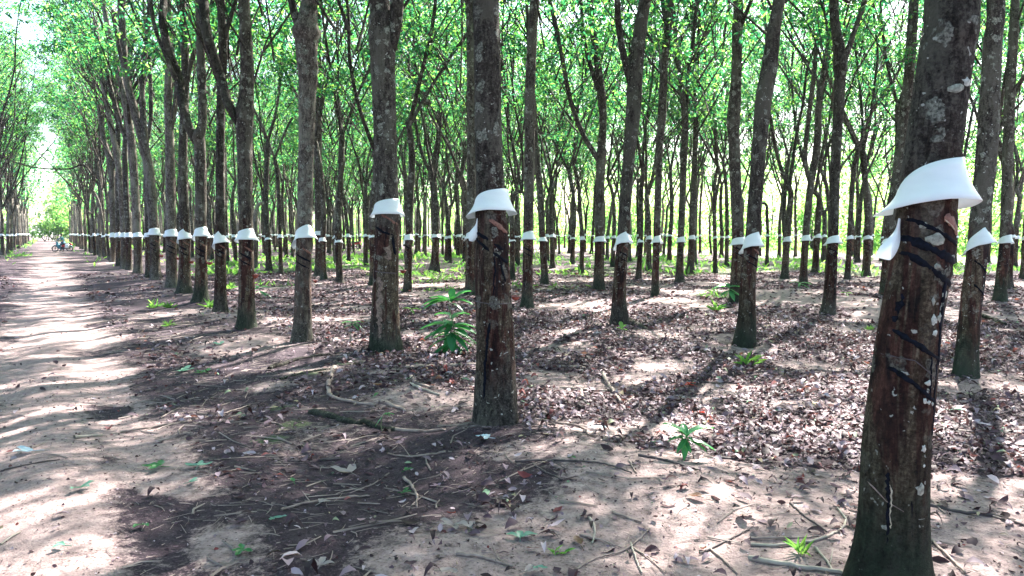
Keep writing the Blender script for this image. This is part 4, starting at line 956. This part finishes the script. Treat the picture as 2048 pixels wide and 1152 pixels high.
def lm(name, c, tr): return leaf_material(name, [(0, tuple(v * .8 for v in c)), (1, c)], [(0, tr), (1, tr)], .3, .4)
Lg = lm('fallen_green', (.03, .14, .045), (.07, .32, .05)); Lt = lm('fallen_teal', (.13, .28, .21), (.1, .25, .15)); Lp = lm('fallen_pale', (.32, .27, .27), (.3, .25, .2)); Lb = lm('fallen_brown', (.13, .075, .05), (.2, .08, .04)); Lr = lm('fallen_red', (.45, .03, .02), (.6, .06, .03)); Lw = lm('plastic_scrap_blue', (.55, .68, .78), (.3, .4, .5)); Ld = lm('fallen_dark', (.06, .04, .05), (.1, .05, .04))
for a in [(322, 938, 34, 3, 'bunched dark green leaves lying on the track edge', Lg, 1), (396, 938, 30, 3, 'blue-green fallen leaflets beside the bunched dark green leaves', Lt, 2), (378, 970, 22, 2, 'small blue-green leaf just below the bunched leaves', Lt, 3), (160, 980, 30, 3, 'blue-green leaf spray with twigs in the middle of the track', Lt, 4),
          (285, 1055, 24, 2, 'bright green leaf curled up on bare sand of the track', Lg, 5), (130, 1098, 26, 2, 'blue-green leaf near the bottom left corner', Lt, 6), (486, 1108, 26, 4, 'green star-shaped leaf spray at the bottom edge, left part', Lg, 7), (588, 970, 20, 1, 'lone green leaf on the pinkish sunlit patch', Lg, 8),
          (546, 1042, 28, 2, 'green leaf lying near the end of the long thin stick', Lt, 9), (805, 990, 22, 3, 'three small green leaflets near the short curved stick', Lg, 10), (810, 946, 18, 2, 'lime-green leaflet pair above the short curved stick', Lg, 11), (1040, 1082, 34, 3, 'pale blue-green three-lobed leaf at the bottom centre', Lt, 12),
          (1140, 920, 16, 1, 'little round green leaf on sand left of the glossy seedling', Lg, 13), (1072, 1142, 24, 2, 'blue-green leaf touching the bottom edge', Lt, 14), (905, 1146, 40, 2, 'large pale leaf cut by the bottom edge', Lp, 15), (66, 906, 40, 2, 'pale bluish scrap lying on the track left side', Lw, 16),
          (1395, 828, 26, 3, 'bright red leaves on the litter behind the glossy seedling', Lr, 17), (1385, 774, 22, 3, 'deep red curled leaves in the litter heap', Lr, 18), (1412, 1004, 36, 1, 'dark brown curled leaf on sand below the glossy seedling', Lb, 19), (1162, 1098, 44, 1, 'broad brown leaf beside the tiny green sprout', Lb, 20),
          (755, 772, 36, 1, 'long reddish-brown leaf below the peeling trunk', Lb, 21), (702, 950, 44, 2, 'big pale dry leaf on dark soil, centre left', Lp, 22), (906, 1056, 34, 4, 'cluster of grey dry leaves on dark soil', Lp, 23), (942, 1062, 28, 2, 'grey dry leaf beside the grey cluster', Lp, 24), (640, 1012, 26, 2, 'pale dry leaf lying on the long thin stick', Lp, 25),
          (978, 880, 26, 3, 'bluish film scrap beside the foot of the flaking trunk', Lw, 26), (1200, 858, 34, 2, 'crumpled clear film scrap on sunlit sand', Lw, 27), (1478, 1030, 44, 2, 'big pale dry leaf on sand, right of centre', Lp, 28), (1050, 1150, 30, 2, 'pale leaf in twigs at bottom centre', Lp, 29), (640, 1138, 30, 3, 'pale leaf pair at the bottom edge, left of centre', Lp, 30),
          (1900, 824, 34, 1, 'broad greenish dry leaf right of the thickest trunk', Lt, 31), (1998, 748, 18, 1, 'lime leaf right of the leaning tree foot', Lg, 32), (410, 748, 24, 3, 'fresh green leaves fallen by the track, upper one', Lg, 33), (362, 744, 26, 3, 'dull green leaves by the track left of the fresh ones', Lt, 34), (440, 690, 18, 2, 'blue-green leaf below the speckled tree', Lt, 35), (748, 796, 18, 1, 'lime leaf on litter under the peeling trunk', Lg, 36),
          (1240, 860, 22, 2, 'dark dry leaf on the sand', Ld, 37), (1520, 1040, 30, 2, 'dark grey leaf', Ld, 38)][:36]:
    fallen(*a)

# ------------------------------------------------------------------ fallen branches and bare roots
def stick(pts, wpx, mat, label, name='fallen_branch', lift=0.4, fork=None, cat='branch', w2=.6, sink=0.0):
    P = [on_ground(x, y) for x, y in pts]; rad = [wpx / 2 * p[1] / F for p in P]; r = np.random.default_rng(int(pts[0][0]) + len(pts)); o0 = P[0].copy()
    P = [p + [0, 0, q * lift + .004 - sink] for p, q in zip(P, rad)]; k = len(P)
    rad = [q * (1 - (1 - w2) * i / (k - 1)) for i, q in enumerate(rad)]
    step = max(.02, min(.08, rad[0] * 3)); A_, B_ = resample(P, rad, step); 
    B_ = B_ * (1 + .25 * (r.random(len(B_)) - .5)); A_ = A_ + r.normal(0, rad[0] * .22, A_.shape)
    G = Geo(); V, Fq = tube(A_, B_, 8, .15, None, int(pts[0][1])); G.add(V - o0, Fq)
    for f in (fork or []):
        Q = [on_ground(x, y) for x, y in f]; Q = [q + [0, 0, rad[-1] * .8 + .004 + .02 * (i == len(Q) - 1)] for i, q in enumerate(Q)]
        V, Fq = tube(*resample(Q, [rad[-1] * .8] + [rad[-1] * .45] * (len(Q) - 1), step), 6, .1); G.add(V - o0, Fq)
    o = obj(name, G.mesh(name, [M[mat]]), None, o0); tag(o, label, cat); return o
stick([(240, 866), (330, 852), (420, 836), (500, 812)], 5, 'stick', 'long thin branch lying on dark soil beside the track')
stick([(810, 737), (880, 734), (950, 732), (1040, 733), (1178, 739)], 9, 'stick', 'long straight pole-like branch lying behind the flaking trunk', w2=.7)
stick([(622, 826), (660, 834), (700, 846), (745, 852), (790, 862)], 17, 'bark_hero', 'thick half-buried bare root left of the flaking trunk', 'bare_root', .1, cat='root', w2=.55)
stick([(785, 860), (840, 864), (892, 861)], 9, 'stick', 'grey root running on towards the foot of the flaking trunk', 'bare_root', .2, cat='root')
stick([(668, 738), (661, 760), (658, 790), (690, 803), (752, 812)], 10, 'stick', 'hooked bare root curling round on the mound', 'bare_root', .2, cat='root')
stick([(762, 804), (785, 812), (812, 824)], 9, 'stick', 'short stub of root pointing at the flaking trunk', 'bare_root', .2, cat='root')
stick([(540, 738), (590, 722), (640, 712), (700, 708)], 9, 'bark_hero', 'dark root along the mound crest below the peeling trunk', 'bare_root', .1, cat='root')
stick([(560, 760), (620, 745), (670, 738)], 7, 'bark_hero', 'second thinner root along the mound crest', 'bare_root', .1, cat='root')
stick([(822, 770), (850, 782), (880, 792)], 7, 'stick_pale', 'pale split stick on the bright sunlit patch')
stick([(820, 755), (838, 772), (866, 778)], 9, 'stick', 'grey stick crossing above the pale split one')
stick([(890, 905), (820, 915), (776, 909)], 5, 'stick', 'thin bowed stick left of the film scrap', fork=[[(820, 915), (800, 890), (770, 880)]])
stick([(562, 1022), (620, 1006), (680, 998), (740, 994)], 6, 'stick', 'long thin stick on dark soil, lower middle left', fork=[[(620, 1006), (605, 992)]])
stick([(715, 1008), (760, 1010)], 4, 'stick', 'short thin stick right of the long one')
stick([(808, 958), (826, 978), (834, 996), (832, 1016)], 7, 'stick', 'short curved stick standing out on dark soil')
stick([(914, 1110), (960, 1116), (1028, 1136)], 8, 'stick', 'knobby stick near the bottom edge', fork=[[(1000, 1124), (990, 1108), (982, 1094)]])
stick([(1120, 778), (1180, 782), (1258, 786)], 8, 'stick', 'dark straight stick among litter right of the flaking trunk')
stick([(1205, 752), (1222, 782), (1244, 812)], 8, 'stick', 'grey forked branch propped on the litter', fork=[[(1244, 812), (1268, 800)], [(1235, 790), (1262, 778)]], lift=1.5)
stick([(1160, 782), (1164, 796), (1172, 806)], 8, 'stick_pale', 'short pale stub of wood left of the forked branch')
stick([(1048, 838), (1110, 846), (1162, 856), (1176, 872)], 6, 'stick', 'crooked twig running out from the flaking trunk foot', fork=[[(1110, 846), (1130, 838)]])
stick([(1276, 912), (1330, 922), (1402, 944)], 6, 'stick_dark', 'dark twig on the sand in front of the glossy seedling')
stick([(1030, 925), (1100, 922), (1200, 928), (1264, 948)], 5, 'stick_dark', 'long dark twig across the sand left of the glossy seedling', fork=[[(1100, 922), (1130, 945)]])
stick([(1066, 930), (1090, 945), (1126, 962)], 4, 'stick_dark', 'thin dark twig slanting under the long one')
stick([(1258, 922), (1266, 938), (1274, 948)], 4, 'stick', 'tiny upright twig on the sand')
stick([(1440, 918), (1490, 920), (1536, 922)], 6, 'stick_dark', 'dark stick lying on sand right of the glossy seedling')
stick([(1498, 1118), (1560, 1130), (1620, 1140), (1690, 1150)], 11, 'stick_pale', 'thick pale log end at the foot of the thickest trunk', w2=.85)
stick([(1500, 1092), (1580, 1092), (1640, 1080), (1682, 1060), (1690, 1040), (1674, 1018)], 7, 'stick_pale', 'bleached hooked branch curving beside the thickest trunk')
stick([(1500, 1080), (1570, 1078), (1640, 1076)], 6, 'stick', 'grey stick parallel to the bleached hooked branch')
stick([(1580, 1008), (1612, 1036), (1656, 1066)], 5, 'stick_dark', 'thin dark stick slanting behind the bleached branch')
stick([(1630, 1098), (1650, 1120), (1664, 1142)], 6, 'stick_pale', 'pale forked twig next to the thickest trunk', fork=[[(1660, 1130), (1666, 1108)]])
stick([(1262, 1090), (1270, 1115), (1284, 1150)], 5, 'stick_pale', 'pale upright root strand in the tangle at the bottom edge', 'bare_root', .6, cat='root')
stick([(1140, 1150), (1190, 1120), (1250, 1102), (1300, 1060)], 5, 'stick', 'long curving root through the tangle at the bottom edge', 'bare_root', .5, fork=[[(1250, 1102), (1262, 1060), (1266, 1050)]], cat='root')
stick([(1262, 1095), (1300, 1120), (1330, 1150)], 4, 'stick', 'root strand sloping right through the tangle', 'bare_root', .5, cat='root')
stick([(1178, 1038), (1190, 1060), (1184, 1090)], 6, 'stick_pale', 'short pale wiggly twig above the tangle')
stick([(1160, 1072), (1200, 1082), (1240, 1096)], 5, 'stick', 'brown twig crossing above the tangle')
stick([(1225, 1026), (1250, 1036), (1282, 1046)], 6, 'stick', 'greenish-tipped stick right of the broad brown leaf')
stick([(1420, 1100), (1450, 1125), (1476, 1150)], 6, 'stick', 'thick stick running out of the bottom edge')
stick([(1400, 1110), (1440, 1090), (1500, 1060)], 5, 'stick_dark', 'dark twig above the thick stick at the bottom edge')
stick([(1678, 704), (1710, 716), (1748, 740)], 4, 'stick_dark', 'thin dark twig left of the banded trunk', fork=[[(1710, 716), (1750, 708)]])
stick([(1852, 1010), (1920, 1026), (1990, 1034), (2046, 1052)], 8, 'stick_dark', 'dark curved branch edging the litter on the right')
stick([(1850, 990), (1870, 1010), (1890, 1030)], 5, 'stick', 'thin stick behind the thickest trunk foot')
stick([(1856, 1078), (1880, 1100), (1930, 1150)], 8, 'stick', 'root strand leaving the thickest trunk towards the corner', 'bare_root', .6, cat='root')
stick([(1958, 636), (1980, 640), (2012, 652)], 9, 'bark_hero', 'low root hump right of the leaning split-guard tree', 'bare_root', .5, cat='root')
stick([(0, 944), (60, 930), (120, 920)], 4, 'stick_dark', 'thin dark twig on the track')
stick([(0, 1092), (20, 1078), (40, 1066)], 5, 'stick_pale', 'pale twig at the left edge')
stick([(150, 878), (180, 874), (206, 872)], 8, 'stick_pale', 'pale stick pile on the track')
stick([(1500, 745), (1640, 742), (1745, 752)], 5, 'stick', 'thin branch lying across litter in front of the dotted tree')
stick([(640, 922), (660, 921), (680, 919)], 6, 'stick_dark', 'short dark stick on dark soil left of centre')

# ------------------------------------------------------------------ latex cups wired to the trunks
def cup(h, px, py, wpx, label):
    p = at_depth(px, py, h.Y - .02); m = h.Y / F; rr = wpx / 2 * m; t = empty('latex_cup', p); tag(t, label, 'cup', 'latex collecting cups on the trunks')
    G = Geo(); k = 16; V = []; prof = [(.25, -1.0), (.62, -.8), (.9, -.35), (1.0, 0), (.93, .0), (.8, -.3), (.5, -.68), (.05, -.8)]
    for a in np.linspace(0, 2 * math.pi, k, endpoint=False):
        for q, z in prof: V.append((q * rr * math.cos(a), q * rr * math.sin(a), z * rr * 1.05))
    n = len(prof); Fq = [(i * n + j, ((i + 1) % k) * n + j, ((i + 1) % k) * n + j + 1, i * n + j + 1) for i in range(k) for j in range(n - 1)]
    G.add(V, Fq); obj('bowl', G.mesh('bowl', [M['cup']]), t)
    kk = int(np.argmin(abs(h.P[:, 2] - p[2]))); c = h.P[kk] - p; s = -1 if c[0] < 0 else 1
    a = np.linspace(0, math.pi, 9); W = [(rr * 1.06 * math.cos(q) * -s, rr * 1.06 * -math.sin(q), -.1 * rr) for q in a] + [(c[0] - s * h.R[kk] * .3, c[1] * .5, 0.02)]
    V, Fq = tube(*resample(W, [.003] * len(W), .01), 6); obj('wire_holder', mesh('wire_holder', V, Fq, M['wire']), t)
cup(T5, 511, 549, 14, 'reddish clay cup wired to the speckled side-limbed tree'); cup(T2, 1031, 592, 17, 'red-brown clay cup on the right flank of the flaking trunk'); cup(T3, 806, 540, 13, 'shaded clay cup sticking out behind the peeling trunk')
cup(T7, 419, 524, 12, 'dark red cup held out right of the V-forked tree'); cup(T8, 383, 522, 10, 'bright red cup held out right of the half-sunlit tree'); cup(T9, 357, 515, 9, 'dark cup held out right of the broken-knot tree'); cup(T10, 323, 510, 9, 'dark cup on the pale curving tree'); cup(S3, 1259, 545, 9, 'small red cup half hidden by the root-footed forked tree')
cup(T4, 631, 560, 10, 'pale clay cup peeping out behind the sunlit knotty tree')

# ------------------------------------------------------------------ motorbikes and rider
def P_(name, c, rough=.4, metal=0): return plain(name, c, rough, metal, .1)
Mk = dict(black=P_('black_rubber', (.015, .015, .017), .6), chrome=P_('dull_metal', (.10, .10, .11), .5, .5), teal=P_('blue_paint', (.03, .20, .26), .35), red=P_('red_paint', (.55, .02, .03), .4), white=P_('white_crate', (.75, .76, .76), .5), seat=P_('seat_vinyl', (.02, .02, .022), .5), lamp=P_('lamp_glass', (.7, .7, .65), .2))
def torus(Rm, rm, k=24, n=8):
    V = []; 
    for a in np.linspace(0, 2 * math.pi, k, endpoint=False):
        for b in np.linspace(0, 2 * math.pi, n, endpoint=False): V.append(((Rm + rm * math.cos(b)) * math.cos(a), rm * math.sin(b), (Rm + rm * math.cos(b)) * math.sin(a)))
    return V, [(i * n + j, ((i + 1) % k) * n + j, ((i + 1) % k) * n + (j + 1) % n, i * n + (j + 1) % n) for i in range(k) for j in range(n)]
def loft(secs):
    """rounded boxes lofted along x: (x, y half width, z low, z high)"""
    V = []; k = 12
    for x, w, zl, zh in secs:
        for a in np.linspace(0, 2 * math.pi, k, endpoint=False):
            cs, sn = math.cos(a), math.sin(a); q = (abs(cs) ** 3 + abs(sn) ** 3) ** (-1 / 3); V.append((x, w * cs * q, (zl + zh) / 2 + (zh - zl) / 2 * sn * q))
    n = len(secs); Fq = [(i * k + j, i * k + (j + 1) % k, (i + 1) * k + (j + 1) % k, (i + 1) * k + j) for i in range(n - 1) for j in range(k)]
    for b in (0, (n - 1) * k): Fq += [(b + j, b + j + 1, b + k - 2 - j, b + k - 1 - j) for j in range(0, 5)]
    return V, Fq
def motorbike(px, py, label, body='teal', tail='red', crate=True, rz=0.0):
    p = on_ground(px, py); t = empty('motorbike', p, rz); tag(t, label, 'motorbike')
    for x in (-.62, .62):
        w = obj('wheel', mesh('wheel', *torus(.265, .035), Mk['black']), t, (x, 0, .30)); 
        r_ = obj('rim', mesh('rim', *torus(.22, .016, 20, 6), Mk['chrome']), w)
        G = Geo()
        for a in np.linspace(0, math.pi, 9, endpoint=False): G.add(*tube(np.array([[.22 * math.cos(a), 0, .22 * math.sin(a)], [-.22 * math.cos(a), 0, -.22 * math.sin(a)]]), np.array([.004, .004]), 4))
        G.add(*tube(np.array([[0, -.05, 0], [0, .05, 0]]), np.array([.04, .04]), 8)); obj('spokes', G.mesh('spokes', [Mk['seat']]), w)
        V, Fq = loft([(-.3, .04, -.02, .06), (-.18, .055, .18, .24), (0, .06, .29, .33), (.18, .055, .2, .26), (.27, .04, .08, .14)]); obj('mudguard', mesh('mudguard', V, np.array(Fq), Mk[body]), t, (x, 0, .30))
    G = Geo()
    for y in (-.07, .07):
        G.add(*tube(*resample([[-.62, y, .30], [-.50, y, .62], [-.42, y, .95]], [.02, .024, .024], .1), 8)); G.add(*tube(*resample([[.62, y * 1.5, .30], [.5, y * 1.5, .5], [.42, y * 1.4, .68]], [.022, .022, .02], .1), 8))
        G.add(*tube(*resample([[.62, y, .30], [.3, y, .33], [.0, y, .36]], [.02, .02, .02], .1), 8))
    G.add(*tube(*resample([[-.45, 0, .85], [-.25, 0, .55], [0, 0, .42], [.3, 0, .60], [.7, 0, .68]], [.035, .035, .03, .03, .02], .1), 8)); obj('frame', G.mesh('frame', [Mk['chrome']]), t)
    V, Fq = loft([(-.22, .06, .25, .36), (-.15, .10, .22, .48), (.02, .11, .22, .50), (.16, .09, .25, .46), (.2, .05, .3, .4)]); obj('engine', mesh('engine', V, np.array(Fq), Mk['chrome']), t)
    V, Fq = loft([(-.50, .06, .55, .92), (-.40, .14, .38, .95), (-.30, .19, .30, .80), (-.2, .20, .28, .6), (-.12, .16, .32, .48)]); obj('leg_shield', mesh('leg_shield', V, np.array(Fq), Mk[body]), t)
    V, Fq = loft([(-.05, .07, .60, .70), (.05, .12, .64, .78), (.3, .14, .66, .80), (.6, .13, .70, .84), (.74, .08, .76, .84)]); obj('seat', mesh('seat', V, np.array(Fq), Mk['seat']), t)
    V, Fq = loft([(.0, .09, .45, .64), (.2, .13, .46, .68), (.5, .13, .52, .72), (.8, .08, .66, .78)]); obj('side_panel', mesh('side_panel', V, np.array(Fq), Mk[tail]), t)
    V, Fq = loft([(.78, .05, .62, .72), (.84, .06, .60, .74), (.87, .04, .62, .72)]); obj('tail_light', mesh('tail_light', V, np.array(Fq), Mk['red']), t)
    V, Fq = loft([(-.60, .06, .86, .98), (-.54, .10, .84, 1.04), (-.44, .09, .88, 1.04), (-.4, .05, .92, 1.0)]); obj('headlight', mesh('headlight', V, np.array(Fq), Mk['lamp']), t)
    G = Geo(); G.add(*tube(*resample([[-.34, -.34, 1.03], [-.42, -.2, 1.05], [-.45, 0, 1.0], [-.42, .2, 1.05], [-.34, .34, 1.03]], [.016] * 5, .05), 8)); obj('handlebar', G.mesh('handlebar', [Mk['black']]), t)
    for y in (-.22, .22):
        G = Geo(); G.add(*tube(np.array([[-.42, y, 1.05], [-.44, y * 1.2, 1.2]]), np.array([.006, .006]), 6)); V, Fq = loft([(-.47, .05, 1.17, 1.24), (-.45, .06, 1.16, 1.26), (-.435, .05, 1.17, 1.24)]); V = [(a, b + y * 1.2, c) for a, b, c in V]; G.add(V, np.array(Fq)); obj('mirror', G.mesh('mirror', [Mk['black']]), t)
    G = Geo(); G.add(*tube(*resample([[-.05, -.12, .3], [.2, -.14, .27], [.75, -.15, .36]], [.02, .03, .035], .1), 8)); obj('exhaust', G.mesh('exhaust', [Mk['chrome']]), t)
    if crate:
        for y in (-.25, .25):
            V, Fq = loft([(.38, .09, .36, .72), (.40, .11, .34, .74), (.66, .11, .34, .74), (.68, .09, .36, .72)]); V = [(a, b + y, c) for a, b, c in V]; obj('side_can', mesh('side_can', V, np.array(Fq), Mk['white']), t)
    return t
bike1 = motorbike(125, 503.5, 'loaded motorbike with white side cans standing crosswise on the track', rz=R(6))
motorbike(706, 498.5, 'parked motorbike with a red tail among the distant trunks', 'red', 'red', False, rz=R(-8))
# rider astride the first bike, one foot on the ground, leaning to the handlebar
def skinned(name, pts, edges, rads, mat, parent, root=0, sub=1):
    me = bpy.data.meshes.new(name); me.from_pydata(pts, edges, []); me.materials.append(mat); o = obj(name, me, parent)
    s = o.modifiers.new('skin', 'SKIN'); s.use_smooth_shade = True
    for v, q in zip(me.skin_vertices[0].data, rads): v.radius = q if isinstance(q, tuple) else (q, q); v.use_root = False
    me.skin_vertices[0].data[root].use_root = True
    u = o.modifiers.new('sub', 'SUBSURF'); u.levels = sub; u.render_levels = sub; return o
pr = on_ground(125, 503.5); pt = empty('person', pr, R(6)); tag(pt, 'person in blue-green clothes and dark cap astride the loaded motorbike', 'person')
skin = P_('skin', (.30, .16, .10), .6); shirt = P_('teal_shirt', (.03, .17, .19), .8); trous = P_('blue_trousers', (.03, .10, .16), .8); hairm = P_('dark_hair', (.01, .009, .008), .8)
# pelvis, spine, neck, head, arms, legs as one body
pts = [(.10, 0, .86), (.06, 0, 1.06), (.0, 0, 1.28), (-.02, 0, 1.38), (-.04, 0, 1.46), (-.05, 0, 1.56),
       (-.02, -.17, 1.33), (-.16, -.26, 1.14), (-.34, -.28, 1.06), (-.40, -.28, 1.04), (-.02, .17, 1.33), (-.16, .26, 1.14), (-.34, .28, 1.06), (-.40, .28, 1.04),
       (.08, -.12, .82), (-.12, -.24, .56), (.0, -.28, .12), (-.12, -.29, .04), (.08, .12, .82), (-.12, .24, .56), (.0, .28, .12), (-.12, .29, .04)]
edg = [(0, 1), (1, 2), (2, 3), (3, 4), (4, 5), (2, 6), (6, 7), (7, 8), (8, 9), (2, 10), (10, 11), (11, 12), (12, 13), (0, 14), (14, 15), (15, 16), (16, 17), (0, 18), (18, 19), (19, 20), (20, 21)]
rad = [.12, .12, .14, .06, .065, .085, .055, .042, .03, .035, .055, .042, .03, .035, .085, .06, .042, .04, .085, .06, .042, .04]
skinned('body', pts, edg, rad, skin, pt)
skinned('shirt', [pts[i] for i in (0, 1, 2)] + [(-.02, 0, 1.36)] + [pts[i] for i in (6, 7)] + [(-.30, -.277, 1.08)] + [pts[i] for i in (10, 11)] + [(-.30, .277, 1.08)], [(0, 1), (1, 2), (2, 3), (2, 4), (4, 5), (5, 6), (2, 7), (7, 8), (8, 9)], [.135, .14, .16, .08, .07, .058, .05, .07, .058, .05], shirt, pt)
skinned('trousers', [(.10, 0, .88)] + [pts[i] for i in (14, 15, 16, 18, 19, 20)], [(0, 1), (1, 2), (2, 3), (0, 4), (4, 5), (5, 6)], [.14, .10, .075, .06, .10, .075, .06], trous, pt)
V, Fq = loft([(-.19, .04, 1.56, 1.60), (-.15, .09, 1.56, 1.62), (-.06, .105, 1.55, 1.68), (.03, .09, 1.50, 1.66), (.06, .05, 1.48, 1.6)]); obj('cap', mesh('cap', V, np.array(Fq), hairm), pt)
V, Fq = loft([(-.155, .008, 1.52, 1.53), (-.135, .018, 1.51, 1.55), (-.12, .012, 1.52, 1.57)]); obj('nose', mesh('nose', V, np.array(Fq), skin), pt)
for y in (-.28, .28):
    G = Geo()
    for q in range(4): G.add(*tube(*resample([(-.40, y + (q - 1.5) * .02, 1.05), (-.445, y + (q - 1.5) * .021, 1.045), (-.455, y + (q - 1.5) * .021, 1.015)], [.009, .009, .007], .02), 6))
    G.add(*tube(*resample([(-.38, y * .93, 1.03), (-.42, y * .9, 1.02), (-.45, y * .9, 1.03)], [.011, .01, .008], .02), 6)); obj('hand', G.mesh('hand', [skin]), pt)
    V, Fq = loft([(-.24, .035, 0, .05), (-.2, .045, 0, .07), (-.05, .04, 0, .1), (.04, .035, 0, .09)]); obj('shoe', mesh('shoe', [(a, b + y * 1.02, c) for a, b, c in V], np.array(Fq), hairm), pt)

# ------------------------------------------------------------------ air
hz = bpy.data.materials.new('thin_haze'); hz.use_nodes = True; t = hz.node_tree
for n in list(t.nodes):
    if n.type != 'OUTPUT_MATERIAL': t.nodes.remove(n)
pv = t.nodes.new('ShaderNodeVolumePrincipled'); pv.inputs['Color'].default_value = (.86, .95, 1, 1); pv.inputs['Density'].default_value = .00013; pv.inputs['Anisotropy'].default_value = .3
t.links.new(pv.outputs[0], [n for n in t.nodes if n.type == 'OUTPUT_MATERIAL'][0].inputs['Volume'])
hx = [(x, y, z) for z in (-3, 22) for x, y in ((-1700, -500), (1700, -500), (1700, 2400), (-1700, 2400))]
hm = bpy.data.meshes.new('haze'); hm.from_pydata(hx, [], [(0, 3, 2, 1), (4, 5, 6, 7), (0, 1, 5, 4), (1, 2, 6, 5), (2, 3, 7, 6), (3, 0, 4, 7)]); hm.materials.append(hz)
tag(obj('haze', hm), 'faint bright haze softening the far rows', kind='stuff')
